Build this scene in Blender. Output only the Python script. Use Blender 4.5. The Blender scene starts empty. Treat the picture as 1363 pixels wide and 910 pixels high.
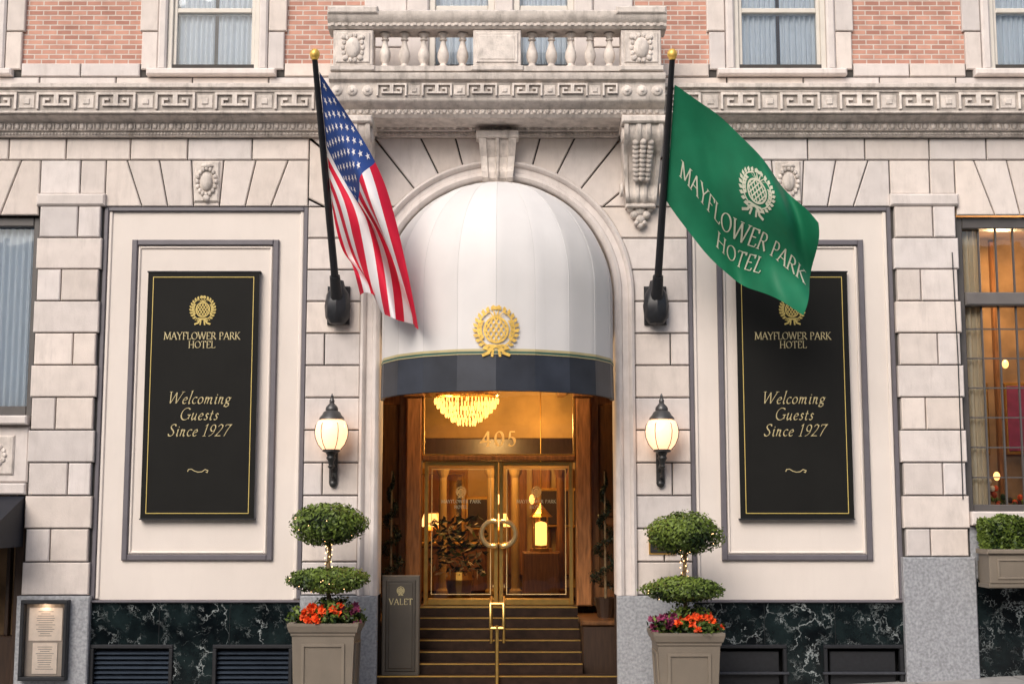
import bpy, math, random
from math import sin, cos, pi, radians, sqrt, atan2
from mathutils import Vector, Matrix
random.seed(11)
scene = bpy.context.scene
CX = -0.195      # axis of the entrance

# ---------------------------------------------------------------- materials
def new_mat(name):
    m = bpy.data.materials.new(name); m.use_nodes = True
    nt = m.node_tree; b = nt.nodes['Principled BSDF']
    return m, nt, b
def link(nt, a, b): nt.links.new(a, b)
def node(nt, t, **kw):
    n = nt.nodes.new(t)
    for k, v in kw.items(): setattr(n, k, v)
    return n
def mat(name, col, rough=0.6, metal=0.0, nscale=6.0, namt=0.12, bump=0.0, bscale=60.0, tone=True,
        emit=None, estr=0.0, stretch=(1,1,1), spec=0.5, dirt=0.0, dirtcol=(0.12,0.10,0.085), coat=0.0, col2=None, dscale=2.3, streak=0.0):
    m, nt, b = new_mat(name)
    tc = node(nt, 'ShaderNodeTexCoord'); mp = node(nt, 'ShaderNodeMapping')
    mp.inputs['Scale'].default_value = stretch
    link(nt, tc.outputs['Object'], mp.inputs['Vector'])
    n = node(nt, 'ShaderNodeTexNoise'); n.inputs['Scale'].default_value = nscale
    n.inputs['Detail'].default_value = 6
    link(nt, mp.outputs[0], n.inputs['Vector'])
    mr = node(nt, 'ShaderNodeMapRange'); mr.inputs[1].default_value = 0.3; mr.inputs[2].default_value = 0.7
    mr.inputs[3].default_value = 1 - namt; mr.inputs[4].default_value = 1 + namt
    link(nt, n.outputs['Fac'], mr.inputs[0])
    mul = node(nt, 'ShaderNodeVectorMath', operation='SCALE')
    mul.inputs[0].default_value = col[:3]
    last = mr.outputs[0]
    if tone:
        at = node(nt, 'ShaderNodeAttribute'); at.attribute_name = 'tone'
        mm = node(nt, 'ShaderNodeMath', operation='MULTIPLY')
        link(nt, at.outputs['Fac'], mm.inputs[0]); link(nt, last, mm.inputs[1]); last = mm.outputs[0]
        if col2:
            k1 = node(nt, 'ShaderNodeMath', operation='MULTIPLY'); k1.inputs[1].default_value = 61.7
            k2 = node(nt, 'ShaderNodeMath', operation='FRACT')
            link(nt, at.outputs['Fac'], k1.inputs[0]); link(nt, k1.outputs[0], k2.inputs[0])
            mh = node(nt, 'ShaderNodeMixRGB'); mh.inputs[1].default_value = (*col, 1); mh.inputs[2].default_value = (*col2, 1)
            link(nt, k2.outputs[0], mh.inputs[0]); link(nt, mh.outputs[0], mul.inputs[0])
    link(nt, last, mul.inputs['Scale'])
    cout = mul.outputs[0]
    layers = []
    if dirt > 0: layers.append((dscale, (2.2,1.5,0.7), 0.5, 0.75, dirt))
    if streak > 0: layers.append((1.0, (9.0,2.0,0.55), 0.55, 0.78, streak))
    for sc_, st_, lo_, hi_, am_ in layers:
        n2 = node(nt, 'ShaderNodeTexNoise'); n2.inputs['Scale'].default_value = sc_; n2.inputs['Detail'].default_value = 9
        n2.inputs['Roughness'].default_value = 0.7
        mp2 = node(nt, 'ShaderNodeMapping'); mp2.inputs['Scale'].default_value = st_
        link(nt, tc.outputs['Object'], mp2.inputs[0]); link(nt, mp2.outputs[0], n2.inputs['Vector'])
        r2 = node(nt, 'ShaderNodeMapRange'); r2.inputs[1].default_value = lo_; r2.inputs[2].default_value = hi_
        r2.inputs[3].default_value = 0; r2.inputs[4].default_value = am_
        link(nt, n2.outputs['Fac'], r2.inputs[0])
        mx = node(nt, 'ShaderNodeMixRGB'); mx.inputs[2].default_value = (*dirtcol, 1)
        link(nt, r2.outputs[0], mx.inputs[0]); link(nt, cout, mx.inputs[1]); cout = mx.outputs[0]
    link(nt, cout, b.inputs['Base Color'])
    b.inputs['Roughness'].default_value = rough; b.inputs['Metallic'].default_value = metal
    b.inputs['Specular IOR Level'].default_value = spec
    b.inputs['Coat Weight'].default_value = coat
    if bump > 0:
        nb = node(nt, 'ShaderNodeTexNoise'); nb.inputs['Scale'].default_value = bscale; nb.inputs['Detail'].default_value = 5
        link(nt, tc.outputs['Object'], nb.inputs['Vector'])
        bp = node(nt, 'ShaderNodeBump'); bp.inputs['Strength'].default_value = bump; bp.inputs['Distance'].default_value = 0.01
        link(nt, nb.outputs['Fac'], bp.inputs['Height']); link(nt, bp.outputs[0], b.inputs['Normal'])
    if emit:
        b.inputs['Emission Color'].default_value = (*emit, 1); b.inputs['Emission Strength'].default_value = estr
    return m

M_stone = mat('limestone', (0.69,0.61,0.55), 0.8, nscale=5, namt=0.07, bump=0.3, bscale=70, dirt=0.34, dirtcol=(0.33,0.29,0.265), spec=0.3, col2=(0.62,0.575,0.555), dscale=3.0, streak=0.30)
M_mortar = mat('mortar', (0.055,0.05,0.046), 0.9, tone=False)
M_carved = mat('carved_limestone', (0.63,0.57,0.52), 0.85, nscale=9, namt=0.16, bump=0.5, bscale=50, dirt=0.62, dirtcol=(0.15,0.13,0.115), spec=0.3, dscale=3.6, streak=0.35)
M_granite = mat('grey_granite', (0.30,0.31,0.33), 0.55, nscale=28, namt=0.3, bump=0.2, bscale=90, dirt=0.4, dirtcol=(0.16,0.17,0.18), dscale=4)
M_cream = mat('cream_stucco', (0.71,0.645,0.59), 0.8, nscale=1.2, namt=0.04, bump=0.2, bscale=120, spec=0.25, dirt=0.10, dirtcol=(0.45,0.4,0.35), streak=0.10)
M_trim = mat('grey_trim_paint', (0.13,0.12,0.135), 0.45, namt=0.08)
M_black = mat('banner_black', (0.010,0.010,0.009), 0.65, namt=0.1, nscale=2, spec=0.15)
M_gold = mat('gold_print', (0.55,0.42,0.12), 0.5, namt=0.05, tone=False)
M_goldpale = mat('pale_gold_print', (0.50,0.42,0.22), 0.5, namt=0.05, tone=False)
M_goldleaf = mat('gold_leaf', (0.78,0.50,0.11), 0.4, metal=0.35, namt=0.3, nscale=20, tone=False)
M_number = mat('gilded_number', (0.85,0.62,0.28), 0.5, tone=False)
M_iron = mat('dark_iron', (0.014,0.015,0.018), 0.45, nscale=20, namt=0.2)
M_bronze = mat('dark_bronze', (0.05,0.05,0.05), 0.4, metal=0.6)
M_wood = mat('mahogany', (0.21,0.092,0.034), 0.3, nscale=5, namt=0.4, stretch=(6,6,0.7), coat=0.3)
M_wooddk = mat('dark_wood', (0.035,0.018,0.010), 0.4, nscale=5, namt=0.3, stretch=(6,6,0.7))
M_brass = mat('brass', (0.86,0.56,0.17), 0.30, metal=1.0, nscale=8, namt=0.1, tone=False)
M_handle = mat('polished_brass_handle', (0.95,0.76,0.40), 0.28, metal=0.75, nscale=8, namt=0.05, tone=False)
M_step = mat('step_marble', (0.026,0.014,0.009), 0.45, nscale=10, namt=0.35, spec=0.2)
M_taupe = mat('taupe_paint', (0.185,0.155,0.120), 0.5, nscale=3, namt=0.08, bump=0.1, dirt=0.2, dirtcol=(0.10,0.085,0.07), dscale=4)
M_whitepaint = mat('window_paint', (0.62,0.58,0.52), 0.5, namt=0.05)
M_darkframe = mat('window_dark_frame', (0.085,0.078,0.075), 0.45, namt=0.1)
M_room = mat('room_interior', (0.24,0.15,0.08), 0.9, nscale=2, namt=0.5, tone=False)
M_lobby = mat('lobby_plaster', (0.40,0.255,0.095), 0.7, nscale=1.5, namt=0.35, tone=False)
M_awn = mat('awning_canvas_white', (0.71,0.69,0.675), 0.75, nscale=2, namt=0.035, bump=0.15, bscale=180, spec=0.2, streak=0.10, dirtcol=(0.42,0.40,0.38))
M_navy = mat('awning_canvas_navy', (0.032,0.037,0.050), 0.45, nscale=3, namt=0.25, spec=0.4)
M_greenstripe = mat('stripe_green', (0.05,0.11,0.08), 0.6, tone=False)
M_stem = mat('topiary_stem', (0.20,0.14,0.07), 0.8, nscale=20, namt=0.3)
M_soil = mat('soil', (0.03,0.022,0.015), 0.95, tone=False)
M_red = mat('flag_red', (0.55,0.012,0.04), 0.7, nscale=4, namt=0.06, spec=0.2)
M_white = mat('flag_white', (0.72,0.69,0.70), 0.7, nscale=4, namt=0.03, spec=0.2)
M_blue = mat('flag_blue', (0.025,0.06,0.22), 0.7, nscale=4, namt=0.1, spec=0.2)
M_green = mat('flag_green', (0.012,0.175,0.085), 0.55, nscale=3, namt=0.12, spec=0.3)
M_flagtext = mat('flag_print', (0.62,0.64,0.50), 0.7, tone=False)
M_petal = mat('petal_orange_red', (0.85,0.10,0.015), 0.6, nscale=9, namt=0.2)
M_petal2 = mat('petal_purple', (0.22,0.03,0.09), 0.6, nscale=9, namt=0.2)
M_globe = mat('lamp_globe', (0.60,0.50,0.40), 0.3, emit=(1.0,0.56,0.30), estr=1.55, tone=False)
M_fairy = mat('fairy_bulb', (0.9,0.7,0.4), 0.3, emit=(1.0,0.60,0.25), estr=5, tone=False)
M_glow = mat('warm_bulb', (0.9,0.6,0.3), 0.3, emit=(1.0,0.48,0.14), estr=3.2, tone=False)
M_crystal = mat('chandelier_crystal', (0.9,0.6,0.25), 0.2, emit=(1.0,0.50,0.15), estr=3.4, tone=True)
M_paper = mat('menu_paper', (0.72,0.62,0.53), 0.7, nscale=15, namt=0.06, tone=True)
M_ink = mat('ink', (0.16,0.13,0.12), 0.8, tone=False)
M_asphalt = mat('asphalt', (0.05,0.05,0.052), 0.85, nscale=30, namt=0.3, bump=0.4, bscale=80, tone=False)
M_paint = mat('road_paint', (0.6,0.6,0.55), 0.7, tone=False)
M_concrete = mat('concrete', (0.30,0.29,0.28), 0.85, nscale=4, namt=0.15, bump=0.3, bscale=60)
M_canopyblk = mat('black_canvas', (0.015,0.017,0.024), 0.6, spec=0.3)
M_vent = mat('vent_slats', (0.045,0.06,0.085), 0.4, metal=0.3)
M_void = mat('vent_dark', (0.008,0.008,0.009), 0.9, tone=False)
M_opp = mat('opposite_brick', (0.26,0.19,0.14), 0.9, nscale=2, namt=0.2, tone=False)
M_mirror = mat('mirror', (0.8,0.7,0.5), 0.05, metal=1.0, tone=False)

def leaf_mat(name, c1, c2):
    m, nt, b = new_mat(name)
    at = node(nt, 'ShaderNodeAttribute'); at.attribute_name = 'tone'
    cr = node(nt, 'ShaderNodeValToRGB')
    cr.color_ramp.elements[0].color = (*c1, 1); cr.color_ramp.elements[1].color = (*c2, 1)
    link(nt, at.outputs['Fac'], cr.inputs[0]); link(nt, cr.outputs[0], b.inputs['Base Color'])
    b.inputs['Roughness'].default_value = 0.5; b.inputs['Specular IOR Level'].default_value = 0.3
    return m
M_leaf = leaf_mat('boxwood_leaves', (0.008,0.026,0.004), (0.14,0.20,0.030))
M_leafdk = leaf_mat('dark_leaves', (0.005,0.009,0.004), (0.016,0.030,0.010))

def glass_mat(name, tint, refl=1.0, rough=0.02):
    m = bpy.data.materials.new(name); m.use_nodes = True; nt = m.node_tree
    for n in list(nt.nodes): nt.nodes.remove(n)
    o = node(nt, 'ShaderNodeOutputMaterial'); mx = node(nt, 'ShaderNodeMixShader')
    tr = node(nt, 'ShaderNodeBsdfTransparent'); tr.inputs[0].default_value = (*tint, 1)
    gl = node(nt, 'ShaderNodeBsdfGlossy'); gl.inputs['Roughness'].default_value = rough
    gl.inputs[0].default_value = (0.9,0.95,1,1)
    fr = node(nt, 'ShaderNodeFresnel'); fr.inputs[0].default_value = 1.5
    mm = node(nt, 'ShaderNodeMath', operation='MULTIPLY'); mm.inputs[1].default_value = refl
    nz = node(nt, 'ShaderNodeTexNoise'); nz.inputs['Scale'].default_value = 1.7
    tc = node(nt, 'ShaderNodeTexCoord'); link(nt, tc.outputs['Object'], nz.inputs['Vector'])
    bp = node(nt, 'ShaderNodeBump'); bp.inputs['Strength'].default_value = 0.15; bp.inputs['Distance'].default_value = 0.02
    link(nt, nz.outputs['Fac'], bp.inputs['Height']); link(nt, bp.outputs[0], gl.inputs['Normal'])
    link(nt, fr.outputs[0], mm.inputs[0]); link(nt, mm.outputs[0], mx.inputs[0])
    link(nt, tr.outputs[0], mx.inputs[1]); link(nt, gl.outputs[0], mx.inputs[2]); link(nt, mx.outputs[0], o.inputs[0])
    return m
M_glass = glass_mat('window_glass', (0.93,0.95,0.96), 2.0)
M_case = glass_mat('case_glass', (0.97,0.97,0.97), 0.7)
M_doorglass = glass_mat('door_glass', (0.88,0.80,0.62), 2.4)

def curtain_mat(name, col, tl=0.0):
    m, nt, b = new_mat(name)
    b.inputs['Base Color'].default_value = (*col, 1); b.inputs['Roughness'].default_value = 0.9
    return m
M_sheer = curtain_mat('sheer_curtain', (0.72,0.78,0.84))
M_drape = curtain_mat('cream_drape', (0.72,0.62,0.46))

def brick_mat():
    m, nt, b = new_mat('pink_brick')
    tc = node(nt, 'ShaderNodeTexCoord')
    sx = node(nt, 'ShaderNodeSeparateXYZ'); cb = node(nt, 'ShaderNodeCombineXYZ')
    link(nt, tc.outputs['Object'], sx.inputs[0]); link(nt, sx.outputs[0], cb.inputs[0]); link(nt, sx.outputs[2], cb.inputs[1])
    bt = node(nt, 'ShaderNodeTexBrick'); bt.offset = 0.5
    bt.inputs['Scale'].default_value = 1.0
    bt.inputs['Brick Width'].default_value = 0.20; bt.inputs['Row Height'].default_value = 0.070
    bt.inputs['Mortar Size'].default_value = 0.009; bt.inputs['Mortar Smooth'].default_value = 0.15
    bt.inputs['Color1'].default_value = (0.56,0.30,0.225,1); bt.inputs['Color2'].default_value = (0.38,0.185,0.14,1)
    bt.inputs['Mortar'].default_value = (0.60,0.51,0.45,1)
    link(nt, cb.outputs[0], bt.inputs['Vector'])
    n = node(nt, 'ShaderNodeTexNoise'); n.inputs['Scale'].default_value = 5; n.inputs['Detail'].default_value = 6
    link(nt, tc.outputs['Object'], n.inputs['Vector'])
    mx = node(nt, 'ShaderNodeMixRGB', blend_type='OVERLAY'); mx.inputs[0].default_value = 0.35
    link(nt, bt.outputs['Color'], mx.inputs[1]); link(nt, n.outputs['Fac'], mx.inputs[2])
    link(nt, mx.outputs[0], b.inputs['Base Color']); b.inputs['Roughness'].default_value = 0.9
    bp = node(nt, 'ShaderNodeBump'); bp.inputs['Distance'].default_value = 0.008; bp.invert = True
    bp.inputs['Strength'].default_value = 0.9
    link(nt, bt.outputs['Fac'], bp.inputs['Height']); link(nt, bp.outputs[0], b.inputs['Normal'])
    return m
M_brick = brick_mat()

def marble_mat():
    m, nt, b = new_mat('verde_marble')
    tc = node(nt, 'ShaderNodeTexCoord')
    n0 = node(nt, 'ShaderNodeTexNoise'); n0.inputs['Scale'].default_value = 2.4; n0.inputs['Detail'].default_value = 10
    n0.inputs['Roughness'].default_value = 0.65
    link(nt, tc.outputs['Object'], n0.inputs['Vector'])
    ad = node(nt, 'ShaderNodeVectorMath', operation='MULTIPLY_ADD')
    ad.inputs[1].default_value = (1.2,1.2,1.2)
    link(nt, n0.outputs['Color'], ad.inputs[0]); link(nt, tc.outputs['Object'], ad.inputs[2])
    veins = None
    for sc, wd, lo, hi in ((2.0,0.028,0.44,0.62),(5.5,0.028,0.52,0.70)):
        v = node(nt, 'ShaderNodeTexVoronoi', feature='DISTANCE_TO_EDGE'); v.inputs['Scale'].default_value = sc
        link(nt, ad.outputs[0], v.inputs['Vector'])
        r = node(nt, 'ShaderNodeMapRange'); r.inputs[1].default_value = 0.0; r.inputs[2].default_value = wd
        r.inputs[3].default_value = 1.0; r.inputs[4].default_value = 0.0
        link(nt, v.outputs['Distance'], r.inputs[0])
        n1 = node(nt, 'ShaderNodeTexNoise'); n1.inputs['Scale'].default_value = sc*1.1; n1.inputs['Detail'].default_value = 5
        link(nt, tc.outputs['Object'], n1.inputs['Vector'])
        r1 = node(nt, 'ShaderNodeMapRange'); r1.inputs[1].default_value = lo; r1.inputs[2].default_value = hi
        link(nt, n1.outputs['Fac'], r1.inputs[0])
        mm = node(nt, 'ShaderNodeMath', operation='MULTIPLY'); link(nt, r.outputs[0], mm.inputs[0]); link(nt, r1.outputs[0], mm.inputs[1])
        if veins is None: veins = mm.outputs[0]
        else:
            mx_ = node(nt, 'ShaderNodeMath', operation='MAXIMUM'); link(nt, veins, mx_.inputs[0]); link(nt, mm.outputs[0], mx_.inputs[1]); veins = mx_.outputs[0]
    base = node(nt, 'ShaderNodeMixRGB'); base.inputs[1].default_value = (0.0015,0.003,0.004,1); base.inputs[2].default_value = (0.012,0.022,0.023,1)
    r3 = node(nt, 'ShaderNodeMapRange'); r3.inputs[1].default_value = .4; r3.inputs[2].default_value = .7
    link(nt, n0.outputs['Fac'], r3.inputs[0]); link(nt, r3.outputs[0], base.inputs[0])
    mx = node(nt, 'ShaderNodeMixRGB'); mx.inputs[2].default_value = (0.40,0.44,0.44,1)
    link(nt, veins, mx.inputs[0]); link(nt, base.outputs[0], mx.inputs[1]); link(nt, mx.outputs[0], b.inputs['Base Color'])
    b.inputs['Roughness'].default_value = 0.14; b.inputs['Specular IOR Level'].default_value = 0.35
    return m
M_marble = marble_mat()

# ---------------------------------------------------------------- mesh builder
class MB:
    def __init__(s): s.v=[]; s.f=[]; s.m=[]; s.t=[]; s.mats=[]
    def mi(s, m):
        if m not in s.mats: s.mats.append(m)
        return s.mats.index(m)
    def add(s, vs, fs, m, tone=1.0):
        o=len(s.v); s.v.extend([tuple(p) for p in vs]); k=s.mi(m)
        for f in fs:
            s.f.append([o+i for i in f]); s.m.append(k); s.t.append(tone)
    def box(s,x0,x1,y0,y1,z0,z1,m,tone=1.0):
        if x0>x1: x0,x1=x1,x0
        vs=[(x0,y0,z0),(x1,y0,z0),(x1,y1,z0),(x0,y1,z0),(x0,y0,z1),(x1,y0,z1),(x1,y1,z1),(x0,y1,z1)]
        s.add(vs,[(0,3,2,1),(4,5,6,7),(0,1,5,4),(1,2,6,5),(2,3,7,6),(3,0,4,7)],m,tone)
    def slab(s,poly,yf,yb,m,c=0.012,tone=1.0):
        n=len(poly)
        a=sum(poly[i][0]*poly[(i+1)%n][1]-poly[(i+1)%n][0]*poly[i][1] for i in range(n))
        if a<0: poly=poly[::-1]
        ins=[]
        for i in range(n):
            p0=Vector(poly[i-1]);p1=Vector(poly[i]);p2=Vector(poly[(i+1)%n])
            d1=(p1-p0).normalized();d2=(p2-p1).normalized()
            n1=Vector((-d1.y,d1.x));n2=Vector((-d2.y,d2.x));h=(n1+n2)
            if h.length<1e-6: h=n1
            h.normalize(); k=max(0.35,h.dot(n1)); ins.append(p1+h*(c/k))
        vs=[(p[0],yf,p[1]) for p in ins]+[(p[0],yf+c,p[1]) for p in poly]+[(p[0],yb,p[1]) for p in poly]
        fs=[list(range(n))]
        for i in range(n):
            j=(i+1)%n
            fs.append((n+i,n+j,j,i)); fs.append((2*n+i,2*n+j,n+j,n+i))
        s.add(vs,fs,m,tone)
    def rect(s,x0,x1,z0,z1,yf,yb,m,c=0.012,tone=1.0):
        if x0>x1:x0,x1=x1,x0
        s.slab([(x0,z0),(x1,z0),(x1,z1),(x0,z1)],yf,yb,m,c,tone)
    def lathe(s,prof,ctr,m,seg=20,sc=(1,1),tone=1.0,a0=0,a1=2*pi):
        vs=[];full=abs(a1-a0-2*pi)<1e-6;N=seg if full else seg+1
        for r,z in prof:
            for k in range(N):
                a=a0+(a1-a0)*k/seg
                vs.append((ctr[0]+r*cos(a)*sc[0],ctr[1]+r*sin(a)*sc[1],ctr[2]+z))
        fs=[]
        for i in range(len(prof)-1):
            for k in range(seg):
                k2=(k+1)%N
                fs.append((i*N+k,i*N+k2,(i+1)*N+k2,(i+1)*N+k))
        s.add(vs,fs,m,tone)
    def ell(s,c,r,m,seg=12,rings=8,tone=1.0):
        prof=[(max(1e-4,sin(pi*i/rings)),-cos(pi*i/rings)*r[2]) for i in range(rings+1)]
        s.lathe(prof,c,m,seg,(r[0],r[1]),tone)
    def tube(s,pts,rad,m,seg=8,tone=1.0):
        pts=[Vector(p) for p in pts];n=len(pts);vs=[]
        if not hasattr(rad,'__len__'): rad=[rad]*n
        up=None
        for i,p in enumerate(pts):
            d=(pts[min(n-1,i+1)]-pts[max(0,i-1)]).normalized()
            if up is None:
                up=Vector((0,0,1)) if abs(d.z)<0.9 else Vector((1,0,0))
            u=(up-d*up.dot(d)).normalized();w=d.cross(u);up=u
            for k in range(seg):
                a=2*pi*k/seg;vs.append(p+(u*cos(a)+w*sin(a))*rad[i])
        fs=[(i*seg+k,i*seg+(k+1)%seg,(i+1)*seg+(k+1)%seg,(i+1)*seg+k) for i in range(n-1) for k in range(seg)]
        fs.append(list(range(seg))[::-1]);fs.append([(n-1)*seg+k for k in range(seg)])
        s.add(vs,fs,m,tone)
    def extx(s,prof,x0,x1,m,tone=1.0):
        n=len(prof)
        vs=[(x0,p[0],p[1]) for p in prof]+[(x1,p[0],p[1]) for p in prof]
        fs=[(i,(i+1)%n,n+(i+1)%n,n+i) for i in range(n)]
        fs.append(list(range(n))[::-1]);fs.append([n+i for i in range(n)])
        s.add(vs,fs,m,tone)
    def build(s,name,parent=None,smooth=False,recalc=True,loc=None):
        me=bpy.data.meshes.new(name);me.from_pydata(s.v,[],s.f);me.update()
        for m in s.mats: me.materials.append(m)
        me.polygons.foreach_set('material_index',s.m)
        at=me.attributes.new('tone','FLOAT','FACE');at.data.foreach_set('value',s.t)
        if recalc:
            import bmesh
            bm=bmesh.new();bm.from_mesh(me);bmesh.ops.recalc_face_normals(bm,faces=bm.faces);bm.to_mesh(me);bm.free()
        if smooth:
            me.polygons.foreach_set('use_smooth',[True]*len(me.polygons))
            try: me.set_sharp_from_angle(angle=radians(40))
            except Exception: pass
        ob=bpy.data.objects.new(name,me);scene.collection.objects.link(ob)
        if parent: ob.parent=parent
        if loc: ob.location=loc
        return ob
def empty(name):
    e=bpy.data.objects.new(name,None);scene.collection.objects.link(e);return e
def tn(a=0.08): return 1+random.uniform(-a,a)

# ---------------------------------------------------------------- lettering
def arc(cx,cy,rx,ry,a0,a1,n=12):
    return [(cx+rx*cos(radians(a0+(a1-a0)*i/n)),cy+ry*sin(radians(a0+(a1-a0)*i/n))) for i in range(n+1)]
def ribbon(pts,wf,maxlen=0.3):
    q=[Vector(pts[0])]
    for p in pts[1:]:
        p=Vector(p);d=(p-q[-1]).length;k=max(1,int(d/maxlen+0.99));a=q[-1].copy()
        for i in range(1,k+1): q.append(a.lerp(p,i/k))
    L=[];R=[];n=len(q)
    closed=(q[0]-q[-1]).length<1e-4
    for i in range(n):
        if closed and i in(0,n-1): d1=(q[1]-q[0]).normalized();d0=(q[-1]-q[-2]).normalized()
        else:
            d0=(q[i]-q[i-1]).normalized() if i>0 else (q[1]-q[0]).normalized()
            d1=(q[i+1]-q[i]).normalized() if i<n-1 else d0
        d=d0+d1
        d=d.normalized() if d.length>1e-3 else d1
        nn=Vector((-d.y,d.x));k=max(0.5,nn.dot(Vector((-d1.y,d1.x))));w=wf(d)/2/k
        L.append(q[i]+nn*w);R.append(q[i]-nn*w)
    return [[tuple(R[i]),tuple(R[i+1]),tuple(L[i+1]),tuple(L[i])] for i in range(n-1)]
def nib(tmin,tmax,ang=25):
    a=radians(ang)
    def f(d):
        s=sin(atan2(d.y,d.x)-a);return tmin+(tmax-tmin)*s*s
    return f
st=[(.16,0),(.16,1)]
CAP={
'M':(1.04,[[(.1,0),(.16,1)],[(.16,1),(.51,.06)],[(.51,.06),(.86,1)],[(.86,1),(.92,0)]],[(.1,0),(.92,0),(.1,1),(.92,1)]),
'A':(.82,[[(.06,0),(.41,1)],[(.41,1),(.76,0)],[(.2,.36),(.62,.36)]],[(.06,0),(.76,0)]),
'Y':(.8,[[(.06,1),(.4,.48)],[(.74,1),(.4,.48)],[(.4,.48),(.4,0)]],[(.06,1),(.74,1),(.4,0)]),
'F':(.62,[st,[(.16,.98),(.58,.98),(.6,.8)],[(.16,.52),(.46,.52)]],[(.16,0)]),
'L':(.64,[st,[(.16,.02),(.58,.02),(.62,.2)]],[(.16,1)]),
'O':(.92,[arc(.46,.5,.38,.48,0,360,24)],[]),
'W':(1.2,[[(.06,1),(.34,.02)],[(.34,.02),(.6,.95)],[(.6,.95),(.88,.02)],[(.88,.02),(1.12,1)]],[(.06,1),(.6,1),(1.12,1)]),
'E':(.68,[st,[(.16,.98),(.58,.98),(.6,.8)],[(.16,.52),(.5,.52)],[(.16,.02),(.6,.02),(.64,.2)]],[]),
'P':(.68,[st,[(.16,.98),(.34,.98)]+arc(.36,.74,.22,.24,90,-90,10)+[(.16,.5)]],[(.16,0)]),
'R':(.76,[st,[(.16,.98),(.34,.98)]+arc(.36,.74,.22,.24,90,-90,10)+[(.16,.5)],[(.36,.5),(.74,0)]],[(.16,0)]),
'K':(.78,[st,[(.66,1),(.18,.46)],[(.28,.56),(.74,0)]],[(.16,0),(.16,1),(.66,1),(.74,0)]),
'H':(.9,[st,[(.74,0),(.74,1)],[(.16,.5),(.74,.5)]],[(.16,0),(.16,1),(.74,0),(.74,1)]),
'T':(.72,[[(.36,0),(.36,1)],[(.04,.85),(.06,.98),(.66,.98),(.68,.85)]],[(.36,0)]),
'V':(.8,[[(.06,1),(.4,0)],[(.4,0),(.74,1)]],[(.06,1),(.74,1)]),
'4':(.7,[[(.48,0),(.48,1)],[(.48,1),(.06,.3),(.66,.3)]],[(.48,0)]),
'0':(.7,[arc(.35,.5,.27,.48,0,360,20)],[]),
'5':(.62,[[(.52,.98),(.2,.98),(.15,.56)]+arc(.26,.3,.25,.29,100,-140,12)],[]),
' ':(.4,[],[]),
}
ITA={
'W':(1.15,[[(.06,1),(.26,.02)],[(.26,.02),(.56,.95)],[(.56,.95),(.74,.02)],[(.74,.02),(1.1,1)]],[(.06,1),(1.1,1)]),
'G':(.9,[arc(.46,.5,.38,.5,48,335,18),[(.78,.42),(.78,.08)],[(.62,.42),(.9,.42)]],[]),
'S':(.62,[[(.5,.82),(.46,.95),(.32,1),(.16,.92),(.12,.76),(.22,.6),(.38,.46),(.48,.3),(.44,.1),(.28,0),(.12,.04),(.05,.2)]],[]),
'e':(.44,[[(.08,.26),(.3,.32),(.38,.42),(.3,.54),(.18,.52),(.08,.36),(.06,.2),(.14,.03),(.26,.0),(.38,.1)]],[]),
'l':(.26,[[(.06,1.02),(.14,1.05),(.1,.12),(.15,.01),(.24,.06)]],[]),
'c':(.42,[arc(.25,.28,.19,.27,50,320,12)],[]),
'o':(.5,[arc(.25,.28,.19,.27,0,360,16)],[]),
'm':(.8,[[(.04,.5),(.12,.54),(.1,0)],[(.1,.34),(.24,.54),(.33,.5),(.33,0)],[(.33,.34),(.48,.54),(.58,.5),(.58,.08),(.64,0),(.72,.06)]],[]),
'n':(.54,[[(.04,.5),(.12,.54),(.1,0)],[(.1,.34),(.24,.54),(.34,.5),(.34,.08),(.4,0),(.48,.06)]],[]),
'i':(.26,[[(.04,.5),(.12,.54),(.11,.08),(.16,0),(.24,.06)],[(.12,.72),(.13,.8)]],[]),
'g':(.5,[arc(.22,.36,.15,.18,0,360,14),[(.14,.2),(.1,.1),(.36,.02),(.4,-.14),(.24,-.26),(.06,-.2),(.06,-.08),(.14,0)],[(.34,.48),(.46,.52)]],[]),
'u':(.54,[[(.04,.5),(.11,.54),(.09,.12),(.16,.0),(.3,.12),(.38,.3)],[(.39,.54),(.37,.08),(.42,0),(.5,.06)]],[]),
's':(.38,[[(.32,.46),(.22,.55),(.12,.46),(.16,.34),(.28,.22),(.28,.08),(.16,0),(.05,.07)]],[]),
't':(.34,[[(.16,.78),(.12,.1),(.18,0),(.28,.06)],[(.04,.53),(.28,.53)]],[]),
'1':(.44,[[(.1,.84),(.24,.98),(.2,0)]],[(.2,0)]),
'9':(.56,[arc(.28,.68,.19,.27,0,360,16),[(.47,.66),(.42,.3),(.26,.08),(.08,0)]],[]),
'2':(.54,[[(.08,.78),(.14,.93),(.28,.98),(.42,.88),(.42,.7),(.28,.4),(.04,.03),(.46,.03)]],[]),
'7':(.54,[[(.06,.82),(.08,.96),(.5,.96),(.3,.5),(.16,0)]],[]),
' ':(.3,[],[]),
}
def text_decor(txt,size,font=CAP,shear=0.0,weight=1.0,track=0.08):
    wf=nib(.045*weight,.135*weight,25 if font is CAP else 35)
    x=0;out=[]
    tw=sum(font[c][0]+track for c in txt)-track
    for ch in txt:
        w,strokes,ser=font[ch]
        for s_ in strokes:
            out.append(ribbon([(p[0]+x+shear*p[1],p[1]) for p in s_],wf))
        for sx,sy in ser:
            out.append(ribbon([(sx+x-.13+shear*sy,sy),(sx+x+.13+shear*sy,sy)],lambda d:.045*weight))
        x+=w+track
    return [[[((px-tw/2)*size,py*size) for px,py in poly] for poly in s_] for s_ in out], tw*size
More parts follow.
